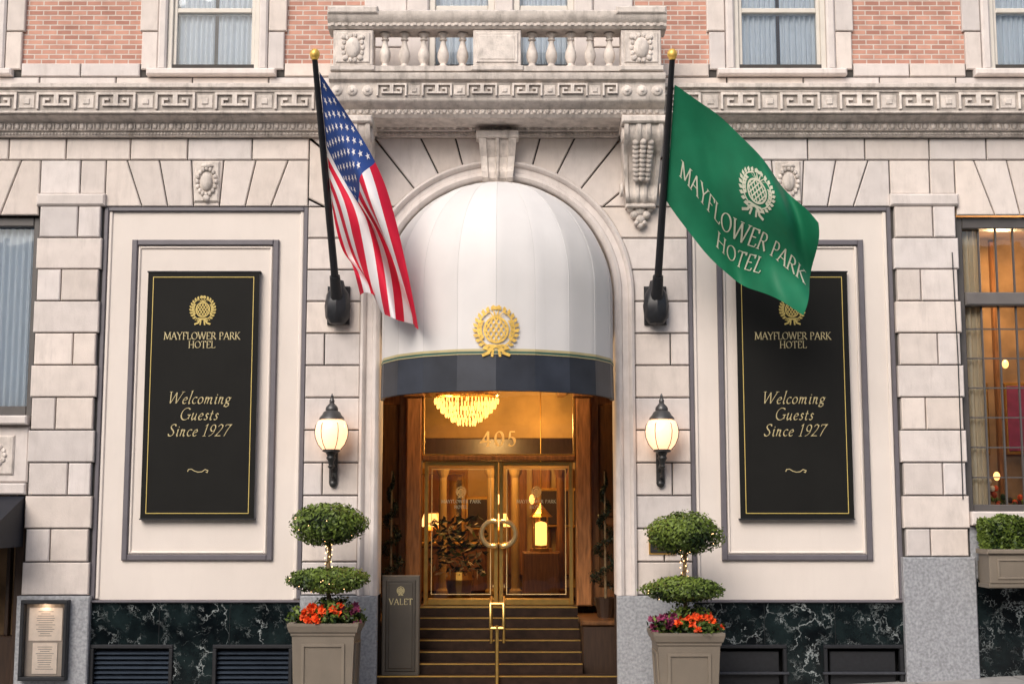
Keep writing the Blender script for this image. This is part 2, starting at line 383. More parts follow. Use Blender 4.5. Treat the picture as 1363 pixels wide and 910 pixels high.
def emblem(size,w=1.0):
    out=[];c=lambda d:.05*w;t=lambda d:.07*w
    out.append(ribbon(arc(0,.02,.46,.5,0,360,24),t))
    for k in range(-3,4):
        for sg in(1,-1):
            pts=[]
            for i in range(41):
                u=-1+i*.05;x=k*.2+u*.5;y=.02+sg*u*.8
                if (x/.44)**2+((y-.02)/.48)**2<1: pts.append((x,y))
            if len(pts)>2: out.append(ribbon([pts[0],pts[-1]],c))
    for a in(-60,-35,-12,12,35,60):
        l=.42;ax=sin(radians(a));ay=cos(radians(a))
        x0,y0=ax*.12,.5
        out.append([[(x0-ay*.05,y0),(x0+ay*.05,y0),(x0+ax*l*1.2,y0+ay*l+.03)]])
    for sg in(1,-1):
        out.append(ribbon([(sg*p[0],p[1]) for p in arc(0,.05,.72,.74,-70,70,16)],c))
        for a in range(-65,95,14):
            for off,rr in((1,.86),(-1,.62)):
                ca,sa=cos(radians(a)),sin(radians(a))
                bx,by=.73*ca,.05+.75*sa
                tx,ty=-sa,ca
                ex,ey=bx+(ca*off*.2+tx*.16),by+(sa*off*.2+ty*.16)
                mx_,my_=(bx+ex)/2,(by+ey)/2;nx,ny=-(ey-by)*.32,(ex-bx)*.32
                if off<0 and abs(mx_)<.5: continue
                out.append([[(sg*bx,by),(sg*(mx_+nx),my_+ny),(sg*ex,ey),(sg*(mx_-nx),my_-ny)]])
        out.append(ribbon([(0,-.62),(sg*.2,-.72),(sg*.3,-.9),(sg*.55,-1.0)],lambda d:.1*w))
        out.append(ribbon([(0,-.62),(sg*.28,-.6),(sg*.42,-.72),(sg*.12,-.8),(sg*.16,-1.05)],lambda d:.08*w))
    return [[[(px*size,py*size) for px,py in poly] for poly in s_] for s_ in out]
def emit(mb,decor,fn,m):
    for i,s_ in enumerate(decor):
        off=(i%6)*0.0005
        for poly in s_:
            mb.add([fn(p[0],p[1],off) for p in poly],[list(range(len(poly)))],m,1.0)
def flatmap(cx,cz,y): return lambda a,b,off:(cx+a,y-off,cz+b)

hotel=empty('hotel_building')

# ================================================================= ASHLAR WALL
A=1.565; RING=0.27; RO=A+RING; PIER=2.575; PAN=5.34; PIL=6.23; SP=5.04; W=10.2
ZT=6.24; ZR=6.89; ZCOR=7.20
wall=MB()
G=0.0085
def blk(x0,x1,z0,z1,yf=0.0,m=None,tone=None,c=0.012):
    wall.rect(x0+G,x1-G,z0+G,z1-G,yf+random.uniform(-.004,.004),0.045,m or M_stone,c,tone or tn(.09))
rows=[1.05+(ZT-1.05)*i/12 for i in range(13)]
def xin(z):
    return RO+0.002 if z<=SP else (sqrt(max(0,(RO+0.002)**2-(z-SP)**2)) if z<SP+RO else 0)
for sg in(-1,1):
    for i in range(12):
        z0,z1=rows[i],rows[i+1]
        a,b=CX+sg*PAN,CX+sg*PIL
        lo,hi=min(a,b),max(a,b)
        gb=1.55 if sg>0 else 1.05
        if z0>=gb-0.3:
            zz0=max(z0,gb)
            if i%2==0: blk(lo,hi,zz0,z1,-0.05)
            else:
                k=lo+(hi-lo)*(0.62 if (i//2)%2 else 0.4)
                blk(lo+0.03,k,zz0,z1,-0.05); blk(k,hi-0.03,zz0,z1,-0.05)
        pts=[(CX+sg*(PIER-G),z0+G),(CX+sg*(PIER-G),z1-G)]
        for k in range(5):
            z=z1-G-(z1-z0-2*G)*k/4
            pts.append((CX+sg*(xin(z)+G),z))
        if i%2==0 or z1>5.2: wall.slab(pts,0.0,0.045,M_stone,0.012,tn())
        else:
            xm=CX+sg*(2.2+0.12*((i//2)%2))
            blk(min(xm,CX+sg*PIER),max(xm,CX+sg*PIER),z0,z1); blk(min(xm,CX+sg*RO),max(xm,CX+sg*RO),z0,z1)
    gb=1.55 if sg>0 else 1.05
    a,b=sorted((CX+sg*PAN,CX+sg*PIL)); wall.rect(a-0.03,b+0.03,-1.2,gb-0.004,-0.10,0.045,M_granite,0.015,1.0)
    a,b=sorted((CX+sg*A,CX+sg*PIER)); wall.rect(a,b,-1.2,1.046,-0.07,0.045,M_granite,0.015,1.05)
    a,b=sorted((CX+sg*PAN,CX+sg*PIL))
    wall.rect(a-0.02,b+0.02,ZT+0.004,ZT+0.17,-0.07,0.045,M_stone,0.025,tn())
    blk(a,(a+b)/2+0.1,ZT+0.17,ZR); blk((a+b)/2+0.1,b,ZT+0.17,ZR)
def clip(poly,nx,nz,d):
    out=[]
    for i in range(len(poly)):
        p,q=poly[i],poly[(i+1)%len(poly)]
        a=nx*p[0]+nz*p[1]-d;b=nx*q[0]+nz*q[1]-d
        if a<=0: out.append(p)
        if a*b<0:
            t=a/(a-b);out.append((p[0]+(q[0]-p[0])*t,p[1]+(q[1]-p[1])*t))
    return out
angs=[8,27,40,52,64,75,85,95,105,116,128,140,153,172]
for a0,a1 in zip(angs[:-1],angs[1:]):
    if a0==85: continue
    g=0.28
    aa=[radians(a0+g+(a1-a0-2*g)*k/6) for k in range(7)]
    poly=[((RO+.004)*cos(a),(RO+.004)*sin(a)) for a in aa]+[(6*cos(a),6*sin(a)) for a in (aa[-1],aa[0])]
    poly=clip(poly,0,-1,-(ZT-SP+G));poly=clip(poly,0,1,ZCOR-SP)
    poly=clip(poly,1,0,PIER-G);poly=clip(poly,-1,0,PIER-G)
    if len(poly)<3: continue
    wall.slab([(CX+p[0],SP+p[1]) for p in poly],0,0.045,M_stone,0.012,tn(.06))
def flat_arch(xa,xb,z0,z1,xc,n):
    zc=z0-2.6
    for i in range(n):
        def xx(k,z):
            xt=xa+(xb-xa)*k/n
            return xt if k in(0,n) else xc+(xt-xc)*(z-zc)/((z0+z1)/2-zc)
        wall.slab([(xx(i,z0)+G,z0+G),(xx(i+1,z0)-G,z0+G),(xx(i+1,z1)-G,z1-G),(xx(i,z1)+G,z1-G)],0,0.045,M_stone,0.012,tn())
for sg in(-1,1):
    a,b=sorted((CX+sg*PIER,CX+sg*PAN)); flat_arch(a,b,ZT,ZR,(a+b)/2,7)
    a,b=sorted((CX+sg*PIL,CX+sg*9.0)); flat_arch(a,b,6.12,ZR,(a+b)/2,7)
    x=PIER;k=0
    while x<W-0.1:
        x2=min(W,x+0.78+0.1*(k%2)); a,b=sorted((CX+sg*x,CX+sg*x2)); blk(a,b,ZR,ZCOR); x=x2;k+=1
    z=-1.2
    while z<ZR-0.1:
        z2=min(ZR,z+.4325);a,b=sorted((CX+sg*9.0,CX+sg*W)); blk(a,b,z,z2); z=z2
    x=0.0;k=0
    while x<W-0.1:
        x2=min(W,x+1.05); a,b=sorted((CX+sg*x,CX+sg*x2)); blk(a,b,7.86,8.06); x=x2
wall.build('ashlar_blocks',hotel)
mort=MB()
for sg in(-1,1):
    for (d0,d1,z0,z1) in((PIER,W,ZT,8.25),(A+.05,PIER,-1.2,ZT),(PAN,PIL,-1.2,ZT),(9.0,W,-1.2,ZT)):
        a,b=sorted((CX+sg*d0,CX+sg*d1)); mort.box(a,b,0.04,0.4,z0,z1,M_mortar)
N=24
for i in range(N):
    a0,a1=pi*i/N,pi*(i+1)/N
    p=[((A+.04)*cos(a0),(A+.04)*sin(a0)),((A+.04)*cos(a1),(A+.04)*sin(a1))]
    mort.add([(CX+p[0][0],.042,SP+p[0][1]),(CX+p[1][0],.042,SP+p[1][1]),(CX+p[1][0],.042,8.25),(CX+p[0][0],.042,8.25)],[(0,1,2,3)],M_mortar)
mort.build('mortar_backing',hotel)

# ---------------- arch moulding
am=MB()
prof=[(0,.4),(0,-.02),(.02,-.05),(.06,-.07),(.10,-.05),(.115,-.015),(.19,-.015),(.20,-.05),(.235,-.075),(.27,-.05),(.27,.04)]
path=[]
for z in(1.05,3.0,SP): path.append(((A,z-SP),(1,0)))
for i in range(1,64): a=pi*i/64;path.append(((A*cos(a),A*sin(a)),(cos(a),sin(a))))
for z in(SP,3.0,1.05): path.append(((-A,z-SP),(-1,0)))
vs=[];n=len(prof)
for (p,nn) in path:
    for d,y in prof: vs.append((CX+p[0]+nn[0]*d,y,SP+p[1]+nn[1]*d))
fs=[(i*n+k,i*n+k+1,(i+1)*n+k+1,(i+1)*n+k) for i in range(len(path)-1) for k in range(n-1)]
am.add(vs,fs,M_stone,1.0)
am.build('arch_moulding',hotel,smooth=True)
# keystone
ks=MB()
def kx(z): return 0.20+0.06*(z-6.55)/.62
pr=[(6.56,-.14),(6.60,-.20),(6.68,-.22),(6.76,-.17),(6.9,-.16),(7.02,-.24),(7.1,-.30),(7.2,-.30)]
vs=[];fs=[]
for z,y in pr:
    for sx,yy in((-1,.05),(-1,y),(-.62,y),(-.55,y+.04),(-.12,y+.04),(-.06,y),(.06,y),(.12,y+.04),(.55,y+.04),(.62,y),(1,y),(1,.05)):
        vs.append((CX+sx*kx(z),yy,z))
for i in range(len(pr)-1):
    for k in range(11): fs.append((i*12+k,i*12+k+1,(i+1)*12+k+1,(i+1)*12+k))
fs.append(list(range(12))[::-1]);fs.append([(len(pr)-1)*12+k for k in range(12)])
ks.add(vs,fs,M_carved,1.05); ks.rect(CX-.29,CX+.29,7.12,7.22,-.33,-.05,M_carved,.015)
ks.build('keystone',hotel)

# ---------------- cornice
co=MB()
co.extx([(.04,7.20),(-.07,7.20),(-.09,7.24),(-.09,7.26),(-.14,7.27),(-.14,7.36),(-.2,7.39),(-.30,7.42),(-.30,7.44),(-.33,7.44),(-.33,7.77),(-.40,7.79),(-.40,7.84),(-.36,7.858),(.04,7.87)],CX-W,CX+W,M_carved,1.0)
x=CX-W+.05;i=0
while x<CX+W-.05:
    co.ell((x,-.145,7.318),(.036,.03,.043),M_carved,8,6,tn(.2))
    co.box(x+.049,x+.061,-.165,-.13,7.28,7.356,M_carved,.9)
    x+=.11
x=CX-W+.05
while x<CX+W-.05:
    co.ell((x,-.09,7.232),(.018,.02,.015),M_carved,6,4,tn(.15)); x+=.045
def key_strip(mb,x0,x1,z0,z1,y,unit,m):
    h=z1-z0;n=int((x1-x0)/unit);unit=(x1-x0)/n
    th=h*.13
    for i in range(n):
        ox=x0+i*unit;t=tn(.12)
        if i%3==2:
            mb.rect(ox+unit*.12,ox+unit*.88,z0+h*.12,z1-h*.12,y-.012,y+.002,m,.006,t)
            mb.rect(ox+unit*.34,ox+unit*.66,z0+h*.34,z1-h*.34,y-.026,y-.01,m,.006,t)
            continue
        P=[(.06,.06),(.06,.94),(.94,.94),(.94,.3),(.38,.3),(.38,.62),(.66,.62)]
        if i%3==1: P=[(1-a,b) for a,b in P]
        for s_ in [ribbon([(ox+a*unit,z0+b*h) for a,b in P],lambda d:th,9)]:
            for q in s_:
                nn=len(q)
                vs=[(p[0],y-.034,p[1]) for p in q]+[(p[0],y+.002,p[1]) for p in q]
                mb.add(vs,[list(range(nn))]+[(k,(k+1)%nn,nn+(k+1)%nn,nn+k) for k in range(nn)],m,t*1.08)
# darker stone tone on the ground behind the raised fret
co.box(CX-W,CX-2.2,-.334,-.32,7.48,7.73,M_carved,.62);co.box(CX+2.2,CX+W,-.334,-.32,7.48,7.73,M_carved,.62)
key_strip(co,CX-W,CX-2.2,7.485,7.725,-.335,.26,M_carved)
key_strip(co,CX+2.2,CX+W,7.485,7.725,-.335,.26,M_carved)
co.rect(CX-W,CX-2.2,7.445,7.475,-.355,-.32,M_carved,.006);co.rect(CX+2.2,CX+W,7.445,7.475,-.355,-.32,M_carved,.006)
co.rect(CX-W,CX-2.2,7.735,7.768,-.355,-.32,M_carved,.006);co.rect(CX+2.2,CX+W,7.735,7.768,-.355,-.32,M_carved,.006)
co.build('cornice',hotel,smooth=True)

# ---------------- balcony
ba=MB(); BH=2.185
ba.extx([(0,7.30),(-.62,7.30),(-.66,7.34),(-.66,7.40),(-.72,7.44),(-.78,7.47),(-.80,7.50),(-.80,7.72),(-.86,7.75),(-.88,7.80),(-.88,7.83),(0,7.86)],CX-BH-.02,CX+BH+.02,M_carved)
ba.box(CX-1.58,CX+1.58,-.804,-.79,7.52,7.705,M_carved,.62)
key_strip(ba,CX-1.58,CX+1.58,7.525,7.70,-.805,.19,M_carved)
for sg in(-1,1):
    for k in range(3):
        c=CX+sg*(1.70+.20*k)
        ba.ell((c,-.80,7.61),(.075,.035,.075),M_carved,12,6,1.05);ba.ell((c,-.83,7.61),(.03,.02,.03),M_carved,8,5,1.1)
x=CX-BH+.04
while x<CX+BH-.02:
    ba.ell((x,-.665,7.37),(.035,.025,.03),M_carved,6,4,tn(.15)); x+=.085
def pedestal(xa,xb,orn):
    ba.rect(xa,xb,7.86,7.93,-.88,-.52,M_carved,.012)
    ba.rect(xa+.03,xb-.03,7.93,8.42,-.85,-.55,M_carved,.012,1.05)
    ba.rect(xa+.07,xb-.07,7.97,8.38,-.868,-.84,M_carved,.012,1.08)
    c=(xa+xb)/2
    if orn:
        ba.ell((c,-.87,8.17),(.10,.05,.145),M_carved,12,8,1.05)
        for k in range(14):
            a=2*pi*k/14; ba.ell((c+.13*cos(a),-.868,8.17+.17*sin(a)),(.03,.025,.036),M_carved,6,5,tn(.15))
        for s_ in(-1,1):
            ba.ell((c+s_*.12,-.868,8.31),(.04,.03,.035),M_carved,8,6)
            ba.ell((c+s_*.10,-.868,8.03),(.04,.03,.04),M_carved,8,6)
    else:
        ba.rect(xa+.11,xb-.11,8.01,8.34,-.876,-.86,M_carved,.008,1.1)
for sg in(-1,1):
    a,b=sorted((CX+sg*1.60,CX+sg*BH)); pedestal(a,b,True)
pedestal(CX-.345,CX+.345,False)
bprof=[(.075,0),(.075,.04),(.045,.05),(.04,.075),(.062,.11),(.078,.17),(.072,.23),(.048,.30),(.034,.36),(.032,.385),(.05,.395),(.05,.41),(.036,.42),(.052,.45),(.07,.47),(.07,.49)]
for sg in(-1,1):
    for k in range(5):
        d=.345+.115+(1.60-.345-.23)*k/4
        ba.lathe(bprof,(CX+sg*d,-.70,7.93),M_carved,14,tone=tn(.1)*1.12)
    a,b=sorted((CX+sg*.345,CX+sg*1.60)); ba.box(a+.001,b-.001,-.86,-.54,7.861,7.928,M_carved)
    x=CX+sg*(BH-.15)
    for k in range(3): ba.lathe(bprof,(x,-.15-.15*k,7.93),M_carved,10)
    ba.box(x-.12,x+.12,-.52,0,8.45,8.63,M_carved)
ba.extx([(-.53,8.43),(-.86,8.43),(-.89,8.46),(-.89,8.50),(-.93,8.54),(-.95,8.60),(-.95,8.64),(-.9,8.67),(-.53,8.67)],CX-BH-.04,CX+BH+.04,M_carved)
x=CX-BH
while x<CX+BH:
    ba.box(x,x+.045,-.905,-.885,8.465,8.50,M_carved,.95); x+=.09
for sg in(-1,1): ba.rect(CX+sg*1.89-.33,CX+sg*1.89+.33,8.60,8.70,-.98,-.5,M_carved,.02)
ba.build('balcony',hotel,smooth=True)
# consoles
cs=MB()
for sg in(-1,1):
    xc=CX+sg*1.93
    pr=[(7.30,-.72),(7.16,-.72),(7.10,-.70),(7.02,-.66),(6.95,-.56),(6.88,-.46),(6.80,-.40),(6.70,-.36),(6.6,-.30),(6.5,-.24),(6.42,-.235),(6.34,-.24),(6.28,-.2),(6.24,-.12),(6.22,.02)]
    us=[(-1,None),(-1,0),(-.8,0),(-.72,.025),(-.42,.025),(-.34,0),(-.16,0),(-.08,.02),(.08,.02),(.16,0),(.34,0),(.42,.025),(.72,.025),(.8,0),(1,0),(1,None)]
    vs=[];nn=len(us)
    for z,y in pr:
        hw=.255 if z>6.95 else .20+.055*(z-6.22)/.73
        for u,dy in us: vs.append((xc+u*hw,.03 if dy is None else y+dy,z))
    fs=[(i*nn+k,i*nn+k+1,(i+1)*nn+k+1,(i+1)*nn+k) for i in range(len(pr)-1) for k in range(nn-1)]
    cs.add(vs,fs,M_carved,1.08)
    cs.rect(xc-.29,xc+.29,7.20,7.30,-.76,.0,M_carved,.02,1.05)
    for s2 in(-1,1):
        for (yy,zz,rr) in((-.52,7.08,.12),(-.17,6.42,.10)):
            X_=xc+s2*.262
            ring=[(X_,yy+r*cos(a),zz+r*sin(a)) for a,r in [(k*.5,rr*(1-k*.035)) for k in range(26)]]
            cs.tube(ring,.02,M_carved,6)
    for k in range(9):
        t=k/8; z=6.98-.42*t; y=-.60+.28*t
        for s2 in(-1,0,1):
            cs.ell((xc+s2*.10*(1-.3*t),y-.0+.02*abs(s2),z),(.05,.045,.05),M_carved,8,6,tn(.12))
    for k,(dx,dz,r) in enumerate([(0,6.18,.085),(-.08,6.12,.06),(.08,6.12,.06),(0,6.05,.07),(-.13,6.2,.05),(.13,6.2,.05),(0,5.96,.045),(-.05,6.0,.04),(.05,6.0,.04)]):
        cs.ell((xc+dx,-.05,dz),(r,.06,r),M_carved,10,8,tn(.12))
    cs.rect(xc-.20,xc+.20,6.2,6.26,-.16,.0,M_carved,.015)
cs.build('console_brackets',hotel,smooth=True)
# cartouches over the panels
ct=MB()
for sg in(-1,1):
    xc=CX+sg*3.955;zc=6.58
    ct.rect(xc-.17,xc+.17,6.30,6.87,-.03,.01,M_carved,.02,1.0)
    ct.ell((xc,-.04,zc),(.085,.05,.13),M_carved,12,8)
    for k in range(16):
        a=2*pi*k/16;ct.ell((xc+.125*cos(a),-.04,zc+.18*sin(a)),(.03,.03,.035),M_carved,6,5,tn(.2))
    ct.ell((xc,-.04,zc-.23),(.05,.035,.05),M_carved,8,6);ct.ell((xc,-.04,zc+.22),(.09,.035,.035),M_carved,8,6)
ct.build('cartouches',hotel,smooth=True)

# ================================================================= UPPER STOREY
up=MB(); fr=MB(); gl=MB(); cu=MB()
wins=[(CX-7.55,.635,1.02),(CX-3.93,.635,1.02),(CX+3.90,.635,1.02),(CX+7.43,.635,1.02)]
def curtain(x0,x1,z0,z1,y,m,waves,amp=.035,bot=0):
    n=int(waves*8);vs=[]
    for k in range(n+1):
        t=k/n;x=x0+(x1-x0)*t;yy=y+amp*sin(2*pi*waves*t+.6*sin(t*9))+amp*.3*sin(t*31)
        vs+= [(x,yy,z0),(x,yy,z1)]
    cu.add(vs,[(2*k,2*k+2,2*k+3,2*k+1) for k in range(n)],m)
TOP=11.2
SB=8.16
for xc,h,sr in wins:
    for s2 in(-1,1):
        zz=SB;k=0
        while zz<TOP-.05:
            z2=min(TOP,zz+.55);e=sr if k%2 else sr-.03
            a,b=sorted((xc+s2*(h+.12),xc+s2*e)); up.rect(a+G,b-G,zz+G,z2-G,.0,.075,M_stone,.012,tn()); zz=z2;k+=1
        a,b=sorted((xc+s2*h,xc+s2*(h+.12))); up.rect(a+.001,b-.001,SB,TOP,-.03,.2,M_stone,.025,1.05)
    up.rect(xc-h-.25,xc+h+.25,8.065,SB-.002,-.10,.2,M_stone,.02,1.08)
    for s2 in(-1,1):
        a,b=sorted((xc+s2*h,xc+s2*(h-.07))); fr.rect(a,b,SB,TOP,.03,.22,M_whitepaint,.01)
        a,b=sorted((xc+s2*(h-.07),xc+s2*(h-.12))); fr.rect(a,b,SB+.05,TOP,.07,.2,M_whitepaint,.008)
    fr.rect(xc-h+.07,xc+h-.07,SB,SB+.09,.06,.2,M_whitepaint,.01)
    fr.rect(xc-h+.12,xc+h-.12,9.0,9.07,.07,.2,M_whitepaint,.01)
    gl.add([(xc-h,.11,SB),(xc+h,.11,SB),(xc+h,.11,TOP),(xc-h,.11,TOP)],[(0,1,2,3)],M_glass)
    curtain(xc-h+.02,xc-.02,SB,TOP,.20,M_sheer,8,.022);curtain(xc+.03,xc+h-.02,SB,TOP,.20,M_sheer,8,.022)
    up.box(xc-h-.01,xc+h+.01,.9,.95,SB-.2,TOP,M_room)
for x0,x1 in((-1.15,-.24),(.02,.86)):
    for a,b in((x0,x0+.09),(x1-.09,x1)): fr.rect(a,b,7.88,TOP,.02,.2,M_whitepaint,.01)
    fr.rect(x0+.09,x1-.09,9.02,9.1,.05,.2,M_whitepaint,.01)
    gl.add([(x0,.11,7.9),(x1,.11,7.9),(x1,.11,TOP),(x0,.11,TOP)],[(0,1,2,3)],M_glass)
    curtain(x0+.02,x1-.02,7.9,TOP,.21,M_sheer,11,.025)
up.rect(-.24,.02,7.87,TOP,-.02,.2,M_stone,.02)
for a,b in((-1.45,-1.15),(.86,1.12)): up.rect(a,b,7.87,TOP,-.03,.2,M_stone,.02)
up.box(-1.3,1.0,.9,.95,7.8,TOP,M_room)
for a,b in((-2.05,-1.45),(1.12,1.68)):
    zz=8.06;k=0
    while zz<TOP-.05:
        z2=min(TOP,zz+.42);up.rect(a+(.1 if (k%2 and a<0) else 0)+G,b-(.1 if (k%2 and a>0) else 0)-G,zz+G,z2-G,.0,.075,M_stone,.012,tn());zz=z2;k+=1
holes=[(w[0]-w[1],w[0]+w[1]) for w in wins]+[(-1.15,.86)]
holes.sort();x=CX-W
def brickfield(a,b):
    up.box(a,b,.06,.3,8.25,TOP,M_brick); up.box(a,b,.05,.3,7.86,8.25,M_mortar)
for a,b in holes:
    brickfield(x,a); x=b
brickfield(x,CX+W)
sr=[(w[0]-w[2]+.03,w[0]+w[2]-.03) for w in wins]+[(-2.05,1.68)]
sr.sort();x=CX-W
segs=[]
for a,b in sr: segs.append((x,a));x=b
segs.append((x,CX+W))
for a,b in segs:
    if b-a<.1: continue
    n=max(1,round((b-a)/.8))
    for k in range(n): up.rect(a+(b-a)*k/n+G,a+(b-a)*(k+1)/n-G,8.06+G,8.25,-.01,.06,M_stone,.012,tn())
up.build('upper_storey_wall',hotel)

# ================================================================= CREAM PANELS + MARBLE BASE
pn=MB();mb2=MB()
for sg in(-1,1):
    a,b=sorted((CX+sg*PIER,CX+sg*PAN)); xc=(a+b)/2
    pn.box(a,b,.06,.3,.99,ZT,M_cream)
    T=.055
    pn.rect(a,a+T,1.0,ZT-.001,.012,.08,M_trim,.008);pn.rect(b-T,b,1.0,ZT-.001,.012,.08,M_trim,.008)
    pn.rect(a+T+.001,b-T-.001,ZT-T,ZT-.001,.012,.08,M_trim,.008)
    pn.rect(a+T+.004,a+T+.05,1.0,ZT-T-.003,.035,.08,M_cream,.01,1.05);pn.rect(b-T-.05,b-T-.004,1.0,ZT-T-.003,.035,.08,M_cream,.01,1.05)
    fx0,fx1,fz0,fz1=xc-.995,xc+.995,1.50,5.79;t=.075
    pn.rect(fx0,fx0+t,fz0,fz1,.01,.07,M_trim,.012);pn.rect(fx1-t,fx1,fz0,fz1,.01,.07,M_trim,.012)
    pn.rect(fx0+t+.001,fx1-t-.001,fz1-t,fz1,.012,.07,M_trim,.012);pn.rect(fx0+t+.001,fx1-t-.001,fz0,fz0+t,.012,.07,M_trim,.012)
    t2=.03;q=t+.012
    pn.rect(fx0+q,fx0+q+t2,fz0+q,fz1-q,.035,.07,M_cream,.01,1.08);pn.rect(fx1-q-t2,fx1-q,fz0+q,fz1-q,.035,.07,M_cream,.01,1.08)
    pn.rect(fx0+q+t2,fx1-q-t2,fz1-q-t2,fz1-q,.036,.07,M_cream,.01,1.08);pn.rect(fx0+q+t2,fx1-q-t2,fz0+q,fz0+q+t2,.036,.07,M_cream,.01,1.08)
    pn.rect(a,b,.955,.985,-.04,.08,M_trim,.01)
    if sg<0: vents=[(-5.50,-4.42),(-3.90,-2.86)]
    else: vents=[(2.48,3.58),(4.06,5.10)]
    vz0,vz1=-.12,.42
    mb2.box(a,b,.0,.3,vz1,.953,M_marble); mb2.box(a,b,.001,.3,-1.2,vz0,M_marble)
    x=a
    for v0,v1 in vents:
        if v0-x>.02: mb2.box(x,v0,.002,.3,vz0+.001,vz1-.001,M_marble)
        x=v1
        mb2.box(v0,v1,.28,.3,vz0,vz1,M_void)
        mb2.rect(v0,v1,vz1-.05,vz1-.002,-.03,.05,M_iron,.008);mb2.rect(v0,v0+.05,vz0,vz1-.052,-.03,.05,M_iron,.008);mb2.rect(v1-.05,v1,vz0,vz1-.052,-.03,.05,M_iron,.008)
        if sg<0:
            z=vz0+.04
            while z<vz1-.08:
                mb2.add([(v0+.05,.02,z),(v1-.05,.02,z),(v1-.05,.10,z+.055),(v0+.05,.10,z+.055)],[(0,1,2,3)],M_vent,tn(.15)); z+=.062
        else:
            mb2.rect(v0+.09,v1-.09,vz0+.02,vz1-.09,.04,.1,M_iron,.01); mb2.rect(v0-.02,v1+.02,vz0+.16,vz0+.19,-.05,.03,M_iron,.006,3)
    if b-x>.02: mb2.box(x,b,.002,.3,vz0+.001,vz1-.001,M_marble)
    for k in(1,2):
        xx=a+(b-a)*k/3; mb2.box(xx-.003,xx+.003,-.002,.02,vz1+.002,.95,M_void)
pn.build('cream_wall_panels',hotel); mb2.build('marble_base',hotel)

# ================================================================= SIDE WINDOWS (ground floor)
sw=MB()
xa,xb=CX+PIL,CX+9.0; z0,z1=2.14,6.12
sw.rect(xa,xb,1.96,z0,-.12,.3,M_stone,.02)
sw.box(xa,xb,.02,.3,-1.2,1.25,M_marble); sw.rect(xa,xb,1.26,1.95,0,.3,M_granite,.01)
sw.rect(xa,xa+.10,z0,z1,.10,.3,M_darkframe,.012);sw.rect(xb-.10,xb,z0,z1,.10,.3,M_darkframe,.012)
sw.rect(xa+.1,xb-.1,z1-.16,z1,.10,.3,M_darkframe,.012);sw.rect(xa+.1,xb-.1,z0,z0+.09,.10,.3,M_darkframe,.012)
sw.rect(xa+.1,xb-.1,4.90,5.08,.07,.3,M_darkframe,.02,1.6)
sw.rect((xa+xb)/2-.06,(xa+xb)/2+.06,z0+.09,4.9,.10,.3,M_darkframe,.012)
x=xa+.34
while x<xb-.15:
    sw.box(x-.011,x+.011,.17,.20,z0+.09,z1-.16,M_darkframe);x+=.235
z=z0+.45
while z<4.8:
    sw.box(xa+.1,xb-.1,.175,.195,z-.009,z+.009,M_darkframe);z+=.40
gl.add([(xa,.205,z0),(xb,.205,z0),(xb,.205,z1),(xa,.205,z1)],[(0,1,2,3)],M_glass)
curtain(xa+.06,xa+.40,z0,z1,.30,M_drape,4,.04);curtain(xb-.5,xb-.1,z0,z1,.30,M_drape,4,.04)
sw.box(xa-.5,xb+.5,2.8,2.85,1.6,6.4,M_room);sw.box(xa-.5,xb+.5,.31,2.8,6.35,6.4,M_room);sw.box(xa-.5,xb+.5,.31,2.8,1.6,1.64,M_room);sw.box(xa-.55,xa-.5,.31,2.8,1.6,6.4,M_room);sw.box(xb+.5,xb+.55,.31,2.8,1.6,6.4,M_room)
for k in range(5):
    c=6.2+.62*k; sw.rect(c,c+.06,1.64,6.3,2.70,2.8,M_wood,.01); sw.rect(c+.12,c+.5,3.0,4.1,2.72,2.8,M_brass,.02); sw.rect(c+.16,c+.46,3.05,4.05,2.70,2.74,random.choice([M_drape,M_wood,M_petal2]),.01)
for (bx,bz) in((6.66,2.85),(7.1,2.65),(7.6,2.8),(6.45,4.3),(6.85,5.6),(7.3,4.3)):
    sw.ell((bx,1.9,bz),(.05,.05,.065),M_glow,8,6)
for k in range(90):
    px=6.25+random.random()*2.2
    sw.ell((px,.75+random.random()*.5,2.2+random.random()*.5*(.6+.4*sin(px*7))),(.04,.04,.045),random.choice([M_petal,M_petal,M_leaf,M_leaf,M_drape]),6,5,random.random())
xa,xb=CX-9.0,CX-PIL; z0,z1=3.40,6.12
sw.rect(xa,xb,3.28,z0,-.12,.3,M_stone,.02)
sw.rect(xb-.09,xb,z0,z1,.10,.3,M_darkframe,.012);sw.rect(xa,xa+.09,z0,z1,.10,.3,M_darkframe,.012)
sw.rect(xa+.09,xb-.09,z1-.13,z1,.10,.3,M_darkframe,.012);sw.rect(xa+.09,xb-.09,z0,z0+.14,.10,.3,M_darkframe,.012)
gl.add([(xa,.205,z0),(xb,.205,z0),(xb,.205,z1),(xa,.205,z1)],[(0,1,2,3)],M_glass)
curtain(xa+.05,xb-.05,z0,z1,.27,M_sheer,30,.025); sw.box(xa,xb,.9,.95,z0,z1,M_room)
sw.rect(xa,xb,2.52,3.27,0,.3,M_stone,.02);
for k in range(5):
    c=xb-.42-.55*k;sw.rect(c-.24,c+.24,2.62,3.14,-.03,.02,M_carved,.02)
    for j in range(12):
        a=2*pi*j/12;sw.ell((c+.12*cos(a),-.035,2.88+.12*sin(a)),(.035,.02,.035),M_carved,6,5,tn(.2))
    sw.ell((c,-.04,2.88),(.05,.03,.05),M_carved,8,6)
sw.rect(xa,xb,2.36,2.51,-.05,.3,M_stone,.02)
sw.box(xa,xb,.9,.95,-1.2,2.36,M_room);sw.rect(xb-.12,xb,-1.2,2.36,.02,.9,M_wooddk,.01)
sw.rect(xa,xb-.12,-1.2,.5,.3,.5,M_wooddk,.01)
for k in range(4): sw.rect(xb-.35-.6*k,xb-.29-.6*k,.5,2.36,.35,.45,M_wooddk,.01)
